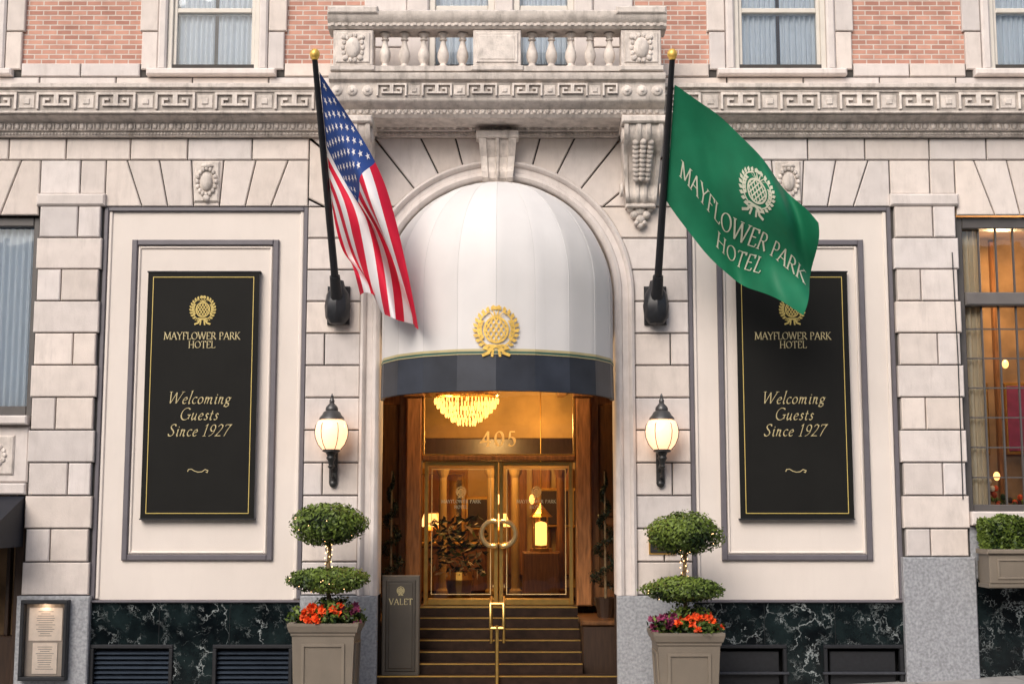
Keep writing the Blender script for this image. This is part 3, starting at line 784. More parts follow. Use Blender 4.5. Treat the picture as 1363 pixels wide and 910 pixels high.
sw.build('street_windows',hotel)
fr.build('upper_window_frames',hotel);gl.build('window_glass',hotel,recalc=False);cu.build('curtains',hotel,smooth=True,recalc=False)

# ================================================================= ENTRANCE
en=MB(); VW=1.95; DY=1.9; FL=.79
poly=[(CX+A*cos(pi*i/24),SP+A*sin(pi*i/24)) for i in range(25)]+[(CX-A,4.35),(CX+A,4.35)]
en.add([(p[0],.38,p[1]) for p in poly],[list(range(len(poly)))],M_wooddk)
en.box(CX-VW,CX+VW,.4,DY,4.35,4.4,M_lobby)
for sg in(-1,1):
    a,b=sorted((CX+sg*VW,CX+sg*(VW+.05))); en.box(a,b,.4,DY,-1,4.4,M_wood)
    a,b=sorted((CX+sg*(A+.001),CX+sg*VW)); en.box(a,b,.4,.44,-1,4.35,M_wooddk)
    a,b=sorted((CX+sg*1.12,CX+sg*VW)); en.box(a,b,DY,DY+.05,FL,4.35,M_wood)
    en.rect(CX+sg*1.24-.11,CX+sg*1.24+.11,FL,3.8,DY-.14,DY,M_wood,.02,1.7)
    en.rect(CX+sg*1.24-.15,CX+sg*1.24+.15,3.8,3.92,DY-.2,DY,M_wood,.02,1.4)
    for (p0,p1) in((1.05,1.95),(2.05,3.7)):
        a,b=sorted((CX+sg*1.46,CX+sg*1.86)); en.rect(a,b,p0,p1,DY-.03,DY,M_wood,.025,.4)
    a,b=sorted((CX+sg*1.14,CX+sg*VW)); en.rect(a,b,-.6,.62,.5,DY,M_wooddk,.02); en.rect(a-.02,b+.02,.62,.68,.47,DY,M_wood,.015,.6)
for i in range(7):
    y=1.55-.25*i; z=FL-.13*i
    half=1.13 if i<6 else A-.002
    en.box(CX-half,CX+half,y,(DY+2 if i==0 else y+.26),z-.128,z,M_step,1+.1*(i%2))
    en.box(CX-half,CX+half,y-.008,y+.024,z-.012,z+.003,M_brass)
en.box(CX-A,CX+A,-.12,.06,-.8,-.12,M_step);en.box(CX-A,CX+A,-.13,-.09,-.14,-.115,M_brass)
en.build('entrance_vestibule',hotel)
# door leaves
dr=MB()
for sg in(-1,1):
    x0,x1=sorted((CX+sg*.008,CX+sg*1.085))
    zt=2.86;r=.06
    dr.rect(x0,x0+r,FL+.01,zt,DY-.04,DY+.02,M_brass,.006);dr.rect(x1-r,x1,FL+.01,zt,DY-.04,DY+.02,M_brass,.006)
    dr.rect(x0+r,x1-r,zt-r,zt,DY-.038,DY+.02,M_brass,.006);dr.rect(x0+r,x1-r,FL+.01,FL+.10,DY-.038,DY+.02,M_brass,.006)
    dr.add([(x0+r,DY-.005,FL+.1),(x1-r,DY-.005,FL+.1),(x1-r,DY-.005,zt-r),(x0+r,DY-.005,zt-r)],[(0,1,2,3)],M_doorglass)
    xh=CX+sg*.075
    ring=[(xh+sg*.17*sin(a),DY-.14,1.82+.18*cos(a)) for a in [pi*k/18 for k in range(-2,21)]]
    dr.tube(ring,.034,M_handle,10)
    for a in(pi*.12,pi*.88): dr.tube([(xh+sg*.17*sin(a),DY-.12,1.82+.18*cos(a)),(xh+sg*.17*sin(a),DY,1.82+.18*cos(a))],.014,M_brass,8)
    # thin inner brass border on the glass
    F4=[(x0+.11,FL+.16),(x1-.11,FL+.16),(x1-.11,zt-.11),(x0+.11,zt-.11),(x0+.11,FL+.16)]
    emit(dr,[ribbon(F4,lambda d:.012,1)],flatmap(0,0,DY-.012),M_number)
    e=emblem(.085,1.5);emit(dr,e,flatmap(CX+sg*.55,2.42,DY-.012),M_number)
    t,_=text_decor('MAYFLOWER PARK',.048,weight=1.2);emit(dr,t,flatmap(CX+sg*.55,2.26,DY-.012),M_flagtext)
    t,_=text_decor('HOTEL',.046,weight=1.2);emit(dr,t,flatmap(CX+sg*.55,2.18,DY-.012),M_flagtext)
dr.rect(CX-1.12,CX+1.12,2.875,2.95,DY-.08,DY+.02,M_wood,.012,1.1)
dr.rect(CX-1.12,CX-1.09,2.95,3.9,DY-.05,DY+.02,M_brass,.006);dr.rect(CX+1.09,CX+1.12,2.95,3.9,DY-.05,DY+.02,M_brass,.006)
dr.rect(CX-1.12,CX+1.12,3.9,4.35,DY-.05,DY+.02,M_wood,.012)
dr.rect(CX-1.09,CX+1.09,2.95,2.975,DY-.04,DY+.02,M_brass,.004)
dr.add([(CX-1.09,DY-.002,2.97),(CX+1.09,DY-.002,2.97),(CX+1.09,DY-.002,3.9),(CX-1.09,DY-.002,3.9)],[(0,1,2,3)],M_doorglass)
t,_=text_decor('405',.215,weight=1.35,track=.20);emit(dr,t,flatmap(CX,3.09,DY-.014),M_number)
dr.build('entrance_doors',hotel,recalc=False)
# lobby
lb=MB()
lb.box(CX-3,CX+3,6.5,6.55,FL,4.3,M_lobby);lb.box(CX-3.05,CX-3,2.0,6.5,FL,4.3,M_lobby);lb.box(CX+3,CX+3.05,2.0,6.5,FL,4.3,M_lobby)
lb.box(CX-3,CX+3,1.96,6.5,4.3,4.35,M_lobby);lb.box(CX-3,CX+3,3.9,6.5,FL-.06,FL-.004,M_step)
lb.rect(CX-3,CX+3,2.95,3.35,4.55,4.75,M_wooddk,.02)
for k in range(5): lb.rect(CX-2.6+1.2*k,CX-2.45+1.2*k,4.18,4.3,2.2,6.4,M_wood,.01)
lb.rect(CX-2.2,CX-.6,1.5,2.9,6.40,6.48,M_brass,.05);lb.rect(CX-2.1,CX-.7,1.6,2.8,6.38,6.42,M_mirror,.01)
for k in range(5): lb.rect(CX+.3+.42*k-.16,CX+.3+.42*k+.16,1.0,2.9,6.36,6.5,M_wood,.03,1+.3*(k%2))
lb.rect(CX-1.4,CX+.1,FL,1.55,5.0,5.6,M_wood,.03);lb.rect(CX-1.5,CX+.2,1.55,1.62,4.95,5.65,M_brass,.02)
for sx in(-1.2,.0):
    lb.lathe([(.05,0),(.03,.1),(.06,.2),(.02,.3)],(CX+sx,5.2,1.62),M_brass,10);lb.lathe([(.17,0),(.10,.22)],(CX+sx,5.2,1.88),M_glow,14)  # table lamps added for warm glow behind the door glass
for sx in(-.95,-.15,.25,1.0):
    lb.lathe([(.10,0),(.10,.06),(.07,.1),(.065,1.9),(.09,1.95),(.12,2.05)],(CX+sx,4.5,FL),M_lobby if sx<.9 else M_wood,14)
# brass picture frames; glowing sconces added to imitate gold reflections in the door glass
for (px,pz,pw,ph) in((-.42,2.1,.22,.3),(.95,2.2,.3,.35),(1.45,2.2,.2,.35)):
    lb.rect(CX+px-pw,CX+px+pw,pz-ph,pz+ph,6.30,6.36,M_brass,.02);lb.rect(CX+px-pw+.05,CX+px+pw-.05,pz-ph+.05,pz+ph-.05,6.28,6.32,M_wooddk,.01)
for px in(-.05,.55): lb.ell((CX+px,6.2,2.35),(.05,.05,.09),M_glow,8,6)
for k in range(4):
    a=pi/4+k*pi/2;lb.box(CX+.66+.15*cos(a)-.012,CX+.66+.15*cos(a)+.012,4+.15*sin(a)-.012,4+.15*sin(a)+.012,1.55,2.05,M_brass)
lb.lathe([(.0001,-.20),(.09,-.19),(.12,.10),(.08,.17),(.0001,.19)],(CX+.66,4,1.79),M_glow,4);lb.lathe([(.19,0),(.14,.05),(.03,.18),(.0001,.22)],(CX+.66,4,2.05),M_brass,8);lb.lathe([(.0001,0),(.18,0),(.18,.05),(.02,.05)],(CX+.66,4,1.5),M_brass,8)
lb.rect(CX+.36,CX+.96,FL,1.5,3.8,4.2,M_wood,.03)
lb.tube([(CX+.66,4,2.27),(CX+.66,4,4.3)],.008,M_brass,5)
for k in range(340):
    a=random.random()*2*pi;r=random.random()**.5*.46
    c=(CX-.62+r*cos(a),3.3+r*sin(a)*.6,1.55+random.uniform(-.4,.5))
    d=Vector((random.uniform(-1,1),random.uniform(-1,1),random.uniform(-.5,1))).normalized()*.08
    e=Vector((random.uniform(-1,1),random.uniform(-1,1),random.uniform(-1,1))).normalized()*.03;c=Vector(c)
    lb.add([c-d,c-e,c+d,c+e],[(0,1,2,3)],M_drape if k%5==0 else (M_leaf if k%2 else M_leafdk),random.random()*.5)
lb.lathe([(.0001,0),(.16,0),(.22,.3),(.2,.42)],(CX-.62,3.3,FL),M_brass,14)
lb.build('lobby_interior',hotel)
# chandelier
ch=MB()
cc=(CX-.52,3.2,3.68)
for ri,(r,z,n) in enumerate([(.50,.17,60),(.46,.10,56),(.40,.03,48),(.33,-.04,38),(.24,-.11,28),(.14,-.17,16)]):
    for k in range(n):
        a=2*pi*k/n+random.uniform(-.03,.03);ch.ell((cc[0]+r*cos(a),cc[1]+r*sin(a),cc[2]+z+random.uniform(-.01,.01)),(.013,.013,.045),M_crystal,5,4,tn(.3))
ch.lathe([(.48,.24),(.50,.27),(.48,.30)],cc,M_brass,24);ch.tube([(cc[0],cc[1],cc[2]+.1),(cc[0],cc[1],4.3)],.02,M_brass,6)
ch.build('chandelier',hotel)
def plight(name,loc,e,col,r=.1):
    l=bpy.data.lights.new(name,'POINT');l.energy=e;l.color=col;l.shadow_soft_size=r
    o=bpy.data.objects.new(name,l);o.location=loc;scene.collection.objects.link(o);o.parent=hotel
plight('vestibule_ceiling_light',(CX,.95,4.15),80,(1,.66,.32))
plight('chandelier_light',(CX-.1,3.6,3.3),120,(1,.64,.27),.2)
plight('lobby_light',(CX+.6,5.2,3.6),110,(1,.64,.27),.2)
plight('restaurant_light',(7.2,1.6,5.6),150,(1,.64,.32),.15)
plight('menu_case_light',(-6.05,-.19,.93),.7,(1,.72,.5),.02)

# ================================================================= AWNING
aw=MB();R=1.545;NG=10;SUB=6
def awn_pt(phi,r,z): return (CX+r*cos(phi),-r*sin(phi)-.03,z)
prof=[(R,4.085,0),(R,4.3,0),(R,4.6,0),(R,SP-.05,0)]+[(R*cos(a),SP-.05+R*sin(a),0) for a in [pi/2*k/20 for k in range(1,21)]]
NP=NG*SUB
vs=[]
for r,z,_ in prof:
    for k in range(NP+1):
        ph=pi*k/NP; t=(k%SUB)/SUB
        rr=max(.004,r*(1-.011*sin(pi*t)+.002*sin(ph*31+z*9)*sin(pi*t)));vs.append(awn_pt(ph,rr,z))
for k in range(NP):
    fs=[(i*(NP+1)+k,i*(NP+1)+k+1,(i+1)*(NP+1)+k+1,(i+1)*(NP+1)+k) for i in range(len(prof)-1)]
    tone=1.0 if (k//SUB)%2 else .93  # alternate gores slightly greyer: soft shade put into the canvas tone
    aw.f.extend([list(f) for f in fs]);aw.m.extend([aw.mi(M_awn)]*len(fs));aw.t.extend([tone]*len(fs))
aw.v=[tuple(p) for p in vs]
for g in range(0,NG+1):
    ph=pi*g/NG
    aw.tube([awn_pt(ph,max(.02,r*.9995),z) for r,z,_ in prof[:-1]],.004,M_awn,6,.85)
def band(z0,z1,r0,r1,m,sag=.011,tone=1.0,wave=0):
    for k in range(NP):
        q=[]
        for kk in(k,k+1):
            t=(kk%SUB)/SUB;f=1-sag*sin(pi*t);ph=pi*kk/NP
            q.append((awn_pt(ph,r0*f,z0+wave*sin(pi*t)),awn_pt(ph,r1*f,z1)))
        aw.add([q[0][0],q[1][0],q[1][1],q[0][1]],[(0,1,2,3)],m,tone*(1 if (k//SUB)%2 else .75))
band(3.60,4.085,R+.012,R+.002,M_navy,tone=1)
band(3.60,4.085,R-.03,R-.03,M_navy)
band(3.595,3.60,R-.03,R+.012,M_navy)
band(4.085,4.115,R+.008,R+.008,M_goldpale);band(4.055,4.085,R+.009,R+.009,M_greenstripe);band(4.045,4.055,R+.011,R+.011,M_goldpale)
def am_(a,b,off):
    ph=pi/2-a/R; rr=(R+.012+off)
    return (CX+rr*cos(ph),-rr*sin(ph)-.03,4.34+b)
emit(aw,emblem(.31,1.2),am_,M_goldleaf)
aw.tube([awn_pt(pi*k/24,R-.06,4.09) for k in range(25)],.018,M_iron,6)
aw.build('entrance_awning',smooth=True,recalc=False)

# ================================================================= BANNERS
for sg in(-1,1):
    b=MB();xc=CX+sg*3.955;w,z0,z1=.75,2.04,5.34
    nx,nz=10,24;vs=[];ff=[]
    for j in range(nz+1):
        for i in range(nx+1):
            vs.append((xc-w+2*w*i/nx,-.035+.004*sin(i*.9+j*.3),z0+(z1-z0)*j/nz))
    for j in range(nz):
        for i in range(nx): q=j*(nx+1)+i;ff.append((q,q+1,q+nx+2,q+nx+1))
    b.add(vs,ff,M_black)
    b.rect(xc-w-.012,xc+w+.012,z1-.008,z1+.010,-.045,.055,M_iron,.005);b.rect(xc-w-.012,xc+w+.012,z0-.010,z0+.008,-.045,.055,M_iron,.005)
    def bm(cz,cx=xc): return lambda a,c,off:(cx+a,-.0445-off,cz+c)
    g=.075
    F4=[(-w+g,z0+g),(w-g,z0+g),(w-g,z1-g),(-w+g,z1-g),(-w+g,z0+g)]
    emit(b,[ribbon(F4,lambda d:.010,1)],bm(0),M_gold)
    emit(b,emblem(.195,1.2),bm(4.82),M_gold)
    t,tw=text_decor('MAYFLOWER PARK',.098,weight=1.0,track=.0)
    k=1.02/tw; emit(b,t,lambda a,c,off,k=k,xc=xc:(xc+a*k,-.0445-off,4.42+c),M_goldpale)
    t,_=text_decor('HOTEL',.092,weight=1.0,track=.02);emit(b,t,bm(4.305),M_goldpale)
    for line,z in(('Welcoming',3.56),('Guests',3.345),('Since 1927',3.13)):
        t,_=text_decor(line,.158,font=ITA,shear=.28,weight=.8,track=.055);emit(b,t,bm(z,xc-.02),M_goldpale)
    sw_=[(-.14,0),(-.13,.03),(-.09,.035),(-.05,.01),(0,-.005),(.05,0),(.09,.03),(.13,.015),(.12,-.01),(.1,0)]
    emit(b,[ribbon(sw_,lambda d:.010,1)],bm(2.66),M_goldpale)
    b.build('hotel_banner',recalc=False)

# ================================================================= FLAGPOLES + FLAGS
def pole(xb,xt):
    p=MB();B=Vector((xb,-.22,4.95));T=Vector((xt,-2.1,7.60))
    p.tube([B-(T-B)*.03,B.lerp(T,.5),T],[.052,.046,.034],M_iron,14)
    c=(xb,-.13,0);pr=[(.0001,4.60),(.10,4.62),(.16,4.70),(.175,4.86),(.15,5.02),(.10,5.10),(.075,5.2),(.0001,5.2)]
    p.lathe(pr,c,M_iron,8,tone=1.2)
    p.rect(xb-.15,xb+.15,4.62,5.14,-.05,.005,M_iron,.015)
    p.tube([B-(T-B)*.02,B.lerp(T,.10)],[.085,.07],M_iron,12)
    p.ell(tuple(T+Vector((0,0,.055))),(.062,.062,.07),M_goldleaf,14,10);p.lathe([(.035,-.02),(.045,0),(.03,.02)],tuple(T),M_goldleaf,12)
    p.build('flagpole',smooth=True)
    return B,T
B1,T1=pole(-2.33,-2.40);B2,T2=pole(1.925,1.95)

def flag_surface(H0,H1,F0,F1,bt,bb,fold,fe=Vector((0,0,0))):
    def f(s,t):
        top=H0.lerp(F0,s)+bt*(4*s*(1-s));bot=H1.lerp(F1,s)+bb*(4*s*(1-s))
        p=top.lerp(bot,t)+fe*(s**3*4*t*(1-t))
        return p+fold(s,t)
    def nrm(s,t):
        e=.01;a=f(min(1,s+e),t)-f(max(0,s-e),t);b=f(s,min(1,t+e))-f(s,max(0,t-e))
        n=a.cross(b).normalized()
        return n if n.y<0 else -n
    return f,nrm
H0=B1.lerp(T1,.95)+Vector((.04,0,0));H1=B1.lerp(T1,.40)+Vector((.05,0,0))
def fold_us(s,t):
    a=min(1,s*2.2)
    return Vector((.045*a*sin(t*11+s*5)+.02*a*sin(t*23+s*3),.22*a*sin(t*13+s*5+.6)+.07*a*sin(s*9+t*4),.06*a*sin(t*9+s*7)))
f1,n1=flag_surface(H0,H1,Vector((-1.10,-1.55,4.30)),Vector((-1.93,-1.0,4.88)),Vector((.19,.1,.05)),Vector((.0,.0,-.10)),fold_us)
us=MB();NS,NT=60,65
us.v=[tuple(f1(i/NS,j/NT)) for j in range(NT+1) for i in range(NS+1)]
CS=.34
for j in range(NT):
    for i in range(NS):
        q=j*(NS+1)+i;stripe=int((j+.5)/NT*13)
        m=M_blue if (i/NS<CS and stripe<7) else (M_red if stripe%2==0 else M_white)
        us.f.append([q,q+1,q+NS+2,q+NS+1]);us.m.append(us.mi(m));us.t.append(1.0)
for r in range(9):
    for c in range(6 if r%2==0 else 5):
        sc=CS*(c*2+1+(r%2))/12;tc=(7/13)*(r+1)/10
        for side in(1,-1):
            poly=[]
            for k in range(10):
                a=pi/2+k*pi/5;rr=.5 if k%2==0 else .2
                ss=sc+rr*cos(a)*.030;tt=tc-rr*sin(a)*.052
                ss=min(max(ss,0),1);tt=min(max(tt,0),1)
                poly.append(f1(ss,tt)+n1(ss,tt)*.006*side)
            ctr=f1(sc,tc)+n1(sc,tc)*.008*side
            us.add([ctr]+poly,[(0,1+k,1+(k+1)%10) for k in range(10)],M_white)
us.build('american_flag',smooth=True,recalc=False)
H0=B2.lerp(T2,.90)+Vector((.05,0,0));H1=B2.lerp(T2,.43)+Vector((.04,0,0))
def fold_g(s,t):
    a=min(1,s*1.6)
    return Vector((.03*a*sin(s*10+t*3),.20*a*sin(s*9-t*4+.4)+.09*a*sin(s*3+t*8)+.045*a*sin(s*19-t*11),.055*a*sin(s*8+t*2)))
f2,n2=flag_surface(H0,H1,Vector((3.74,-1.9,5.56)),Vector((3.60,-1.2,4.58)),Vector((.06,0,.12)),Vector((-.05,.1,-.17)),fold_g,Vector((.10,0,0)))
fg=MB();NS,NT=60,36
fg.v=[tuple(f2(i/NS,j/NT)) for j in range(NT+1) for i in range(NS+1)]
for j in range(NT):
    for i in range(NS):
        q=j*(NS+1)+i
        fg.f.append([q,q+1,q+NS+2,q+NS+1]);fg.m.append(fg.mi(M_green));fg.t.append(1.0)
LG,HG=2.5,1.5
def fm(s0,t0,side=1):
    def g(a,b,off):
        s=min(.995,max(0,s0+a/LG));t=min(1,max(0,t0-b/HG))
        return f2(s,t)+n2(s,t)*(.008+off)*side
    return g
for side in(1,-1):
    emit(fg,emblem(.27,1.1),fm(.56,.29,side),M_flagtext)
    t,_=text_decor('MAYFLOWER PARK',.195,weight=1.0,track=.03);emit(fg,t,fm(.525,.68,side),M_flagtext)
    t,_=text_decor('HOTEL',.19,weight=1.0);emit(fg,t,fm(.55,.86,side),M_flagtext)
fg.build('hotel_flag',smooth=True,recalc=False)

# ================================================================= WALL LAMPS
def lamp(x):
    l=MB();c=(x,-.27,0)
    l.lathe([(.0001,3.68),(.012,3.66),(.018,3.64),(.012,3.62),(.03,3.60),(.035,3.57),(.03,3.55),(.075,3.50),(.085,3.47),(.08,3.45),(.11,3.43),(.13,3.39),(.16,3.36),(.17,3.335),(.13,3.335)],c,M_bronze,20,tone=2.0)
    l.lathe([(.135,3.335),(.175,3.31),(.20,3.26),(.215,3.18),(.205,3.10),(.17,3.01),(.12,2.95),(.085,2.93)],c,M_globe,24)
    for k in range(6):
        a=k*pi/3; l.tube([(x+r_*cos(a),-.27+r_*sin(a),z_) for r_,z_ in((.14,3.33),(.208,3.26),(.222,3.18),(.212,3.10),(.176,3.01),(.12,2.94))],.005,M_bronze,5)
    l.lathe([(.10,2.95),(.115,2.935),(.115,2.915),(.07,2.90),(.05,2.86),(.065,2.83),(.04,2.79),(.03,2.74),(.045,2.72),(.03,2.70),(.0001,2.68)],c,M_bronze,18)
    l.tube([(x,-.27,2.80),(x,-.20,2.74),(x,-.10,2.74),(x,-.04,2.70)],[.03,.03,.028,.035],M_bronze,10)
    l.tube([(x,-.26,2.72),(x,-.20,2.62),(x,-.10,2.58),(x,-.04,2.60)],.014,M_bronze,8)
    l.rect(x-.055,x+.055,2.50,2.92,-.045,.005,M_bronze,.012);l.ell((x,-.04,2.50),(.05,.03,.05),M_bronze,10,8);l.ell((x,-.05,2.70),(.045,.03,.045),M_bronze,10,8)
    l.build('wall_lamp',smooth=True)
lamp(-2.365);lamp(1.965)

# ================================================================= FOLIAGE
def leaves(mb,c,r,n,size,m=M_leaf,shell=(.72,1.06),flat=None):
    c=Vector(c)
    lob=[(Vector((random.gauss(0,1),random.gauss(0,1),random.gauss(0,1))).normalized(),random.uniform(-.20,.16)) for _ in range(26)]
    for _ in range(n):
        d=Vector((random.gauss(0,1),random.gauss(0,1),random.gauss(0,1))).normalized()
        k=random.uniform(*shell)
        bumpv=sum(a*max(0,d.dot(v))**12 for v,a in lob)
        k+=bumpv+(random.random()**6)*.10
        p=c+Vector((d.x*r[0],d.y*r[1],d.z*r[2]))*k
        nn=(d+Vector((random.uniform(-1,1),random.uniform(-1,1),random.uniform(-.6,1)))*.9).normalized()
        u=nn.orthogonal().normalized();u.rotate(Matrix.Rotation(random.random()*6.28,3,nn));w=nn.cross(u)
        s=size*random.uniform(.6,1.35)
        t=min(1,max(0,.38+.45*(k-.85)/.2*.6+random.uniform(-.32,.4)+.25*d.z+bumpv*2.5))  # inner leaves darker, top and bulges lighter: shade and highlights put into tone
        mb.add([p-u*s,p-w*s*.45,p+u*s,p+w*s*.45],[(0,1,2,3)],m,t)
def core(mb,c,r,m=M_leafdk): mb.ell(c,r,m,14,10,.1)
def topiary(x,y,ztop,zg,seed,rot):
    random.seed(seed)
    p=MB();h=ztop
    def ring(hw,z): return [(x-hw,y-hw,z),(x+hw,y-hw,z),(x+hw,y+hw,z),(x-hw,y+hw,z)]
    pr=[(.36,zg),(.36,zg+.08),(.34,zg+.10),(.375,h-.16),(.39,h-.14),(.39,h-.12),(.41,h-.10),(.43,h-.03),(.43,h),(.36,h),(.36,h-.08),(.0001,h-.08)]
    vs=[];fs=[]
    for hw,z in pr: vs+=ring(hw,z)
    for i in range(len(pr)-1):
        for k in range(4): fs.append((i*4+k,i*4+(k+1)%4,(i+1)*4+(k+1)%4,(i+1)*4+k))
    p.add(vs,fs,M_taupe)
    a,b=zg+.2,h-.24
    def hw(z): return .34+.035*(z-zg-.10)/(h-.26-zg)
    for ang in(0,pi/2,-pi/2,pi):
        rm=Matrix.Rotation(ang,3,'Z')
        def q(u,z,o): 
            v=rm@Vector((u,-(hw(z)+o),0));return (x+v.x,y+v.y,z)
        def bar(u0,u1,z0,z1):
            P=[(u0,z0),(u1,z0),(u1,z1),(u0,z1)]
            vs=[q(u,z,.018) for u,z in P]+[q(u,z,-.005) for u,z in P]
            p.add(vs,[(0,1,2,3),(0,4,5,1),(1,5,6,2),(2,6,7,3),(3,7,4,0)],M_taupe,1.12)
        bar(-.26,-.225,a,b);bar(.225,.26,a,b);bar(-.225,.225,a,a+.035);bar(-.225,.225,b-.035,b)
    p.ell((x,y,h-.06),(.35,.35,.05),M_soil,12,6)
    p.build('planter')
    t=MB()
    z1=h+.50;z2=h+1.19
    t.tube([(x,y,h-.1),(x+.01,y,h+.3),(x-.01,y,z1),(x+.015,y,z1+.4),(x,y,z2)],[.03,.028,.026,.024,.02],M_stem,8)
    t.tube([(x+.035*cos(k*.7),y+.035*sin(k*.7),z1+.1+k*.02) for k in range(26)],.008,M_stem,5)
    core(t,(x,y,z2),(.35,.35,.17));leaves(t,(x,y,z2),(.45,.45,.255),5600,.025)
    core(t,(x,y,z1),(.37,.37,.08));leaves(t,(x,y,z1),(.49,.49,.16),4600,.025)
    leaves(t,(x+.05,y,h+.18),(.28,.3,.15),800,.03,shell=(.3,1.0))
    for k in range(30):
        a=random.random()*2*pi;u=random.uniform(-1,.3);rr=sqrt(1-u*u)
        if k%2: P=(x+.44*rr*cos(a),y+.44*rr*sin(a),z2+.25*u)
        else: P=(x+.48*rr*cos(a),y+.48*rr*sin(a),z1+.16*u)
        t.ell(P,(.005,.005,.005),M_fairy,5,4)
    for k in range(16):
        a=k*1.9;zz=z1+.16+k*.021
        t.ell((x+.045*cos(a),y+.045*sin(a),zz),(.007,.007,.009),M_fairy,5,4)
    t.build('topiary_tree')
    fl=MB()
    for k in range(26):
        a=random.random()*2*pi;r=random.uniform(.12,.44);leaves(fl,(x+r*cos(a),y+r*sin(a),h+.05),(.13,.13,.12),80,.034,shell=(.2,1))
    for k in range(44):
        a=random.uniform(pi,2*pi) if k<32 else random.random()*2*pi
        r=random.uniform(.18,.44);px,py=x+r*cos(a),y+r*sin(a);pz=h+random.uniform(.03,.20)-.1*(r>.42)
        pur=(rot>0 and px<x-.14) or (rot<0 and px>x+.2)
        if rot<0 and px<x-.28: continue
        m=M_petal2 if pur else M_petal
        for j in range(13):
            d=Vector((random.uniform(-1,1),random.uniform(-1,.3),random.uniform(-.6,1))).normalized()*.034
            e=d.orthogonal().normalized()*.024;c=Vector((px,py,pz))+d*.8
            fl.add([c-d,c-e,c+d,c+e],[(0,1,2,3)],m,tn(.35))
    fl.build('flower_bed')
def gz(x): return .05*(x-6.2)
topiary(-2.28,-1.0,.80,gz(-2.28),3,-1)
topiary(2.135,-1.0,.685,gz(2.135),5,1)
for sg in(-1,1):
    random.seed(20+sg);s=MB();x,y=CX+sg*1.50,1.15
    s.lathe([(.0001,.68),(.11,.68),(.15,.90),(.16,.95),(.14,.95),(.0001,.93)],(x,y,0),M_wooddk,14)
    s.tube([(x,y,.9),(x,y,2.7)],[.02,.01],M_stem,6)
    for k in range(60):
        t=k/59;a=t*4.2*2*pi;r=.15*(1-t)+.02;z=1.05+1.6*t
        leaves(s,(x+r*cos(a),y+r*sin(a),z),(.085*(1.15-t),.085*(1.15-t),.07),38,.02,M_leafdk,(.4,1.1))
    s.build('spiral_topiary')
# hedge in window box
random.seed(9);hb=MB()
X0,X1=6.12,8.6
for k in range(10000):
    px=random.uniform(X0,X1);f=random.random()
    if f<.5: py=-.48+random.uniform(-.02,.03);pz=random.uniform(1.64,2.04)
    elif f<.85: py=random.uniform(-.48,-.12);pz=2.04+random.uniform(-.03,.03)
    else: px=X0+random.uniform(-.03,.02);py=random.uniform(-.48,-.12);pz=random.uniform(1.64,2.04)
    lump=.03*sin(px*13)+.022*sin(px*29)+.012*sin(px*61)
    pz+=lump*(pz-1.6)*2
    p=Vector((px,py+.02*sin(px*17+pz*9)+.015*sin(px*41-pz*23),pz));nn=Vector((random.uniform(-1,1),random.uniform(-1.5,.3),random.uniform(-.5,1.4))).normalized()
    u=nn.orthogonal().normalized();u.rotate(Matrix.Rotation(random.random()*6.28,3,nn));w=nn.cross(u);s_=.026*random.uniform(.6,1.3)
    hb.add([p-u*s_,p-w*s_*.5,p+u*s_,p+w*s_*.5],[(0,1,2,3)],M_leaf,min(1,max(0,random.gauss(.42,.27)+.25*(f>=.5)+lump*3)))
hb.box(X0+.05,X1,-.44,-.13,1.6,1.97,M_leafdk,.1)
hb.build('box_hedge',recalc=False)
wb=MB()
wb.rect(X0-.02,X1+.05,1.22,1.60,-.50,-.11,M_taupe,.015);wb.rect(X0-.05,X1+.08,1.60,1.66,-.54,-.10,M_taupe,.012,1.1);wb.rect(X0-.04,X1+.07,1.17,1.22,-.52,-.11,M_taupe,.01,.9)
for k in range(3):
    a=X0+.08+.84*k;b=a+.7
    wb.rect(a,b,1.28,1.31,-.515,-.49,M_taupe,.006,1.15);wb.rect(a,b,1.51,1.54,-.515,-.49,M_taupe,.006,1.15);wb.rect(a,a+.03,1.311,1.509,-.515,-.49,M_taupe,.006,1.15);wb.rect(b-.03,b,1.311,1.509,-.515,-.49,M_taupe,.006,1.15)
wb.box(X0,X1,-.11,.02,1.25,1.5,M_taupe)
wb.build('window_box')

# ================================================================= MENU CASE, PLAQUE, VALET SIGN, RAIL, SIDE AWNING
mc=MB();x0,x1,z0,z1=-6.36,-5.75,-.02,1.0
mc.rect(x0,x1,z0,z0+.05,-.22,-.10,M_iron,.01);mc.rect(x0,x1,z1-.05,z1,-.22,-.10,M_iron,.01)
mc.rect(x0,x0+.05,z0+.05,z1-.05,-.22,-.10,M_iron,.01);mc.rect(x1-.05,x1,z0+.05,z1-.05,-.22,-.10,M_iron,.01)
mc.box(x0+.05,x1-.05,-.115,-.10,z0+.05,z1-.05,M_paper,.6)
for (a,b,c,d) in((.09,.52,.50,.92),(.15,.47,.08,.47)):
    mc.box(x0+a,x0+b,-.128,-.12,z0+c,z0+d,M_paper,1.2)
    z=z0+d-.05
    while z>z0+c+.04:
        w=random.uniform(.12,.26);xm=x0+(a+b)/2;mc.box(xm-w/2,xm+w/2,-.130,-.129,z-.003,z+.003,M_ink);z-=.028
mc.add([(x0+.05,-.20,z0+.05),(x1-.05,-.20,z0+.05),(x1-.05,-.20,z1-.05),(x0+.05,-.20,z1-.05)],[(0,1,2,3)],M_case)
mc.build('menu_display_case',recalc=False)
pq=MB();pq.rect(1.80,2.16,1.58,1.90,-.035,.0,M_brass,.01);pq.rect(1.82,2.14,1.60,1.88,-.04,-.03,M_bronze,.005)
for k in range(5): pq.box(1.87,2.09,-.043,-.0395,1.65+.045*k,1.66+.045*k,M_brass)
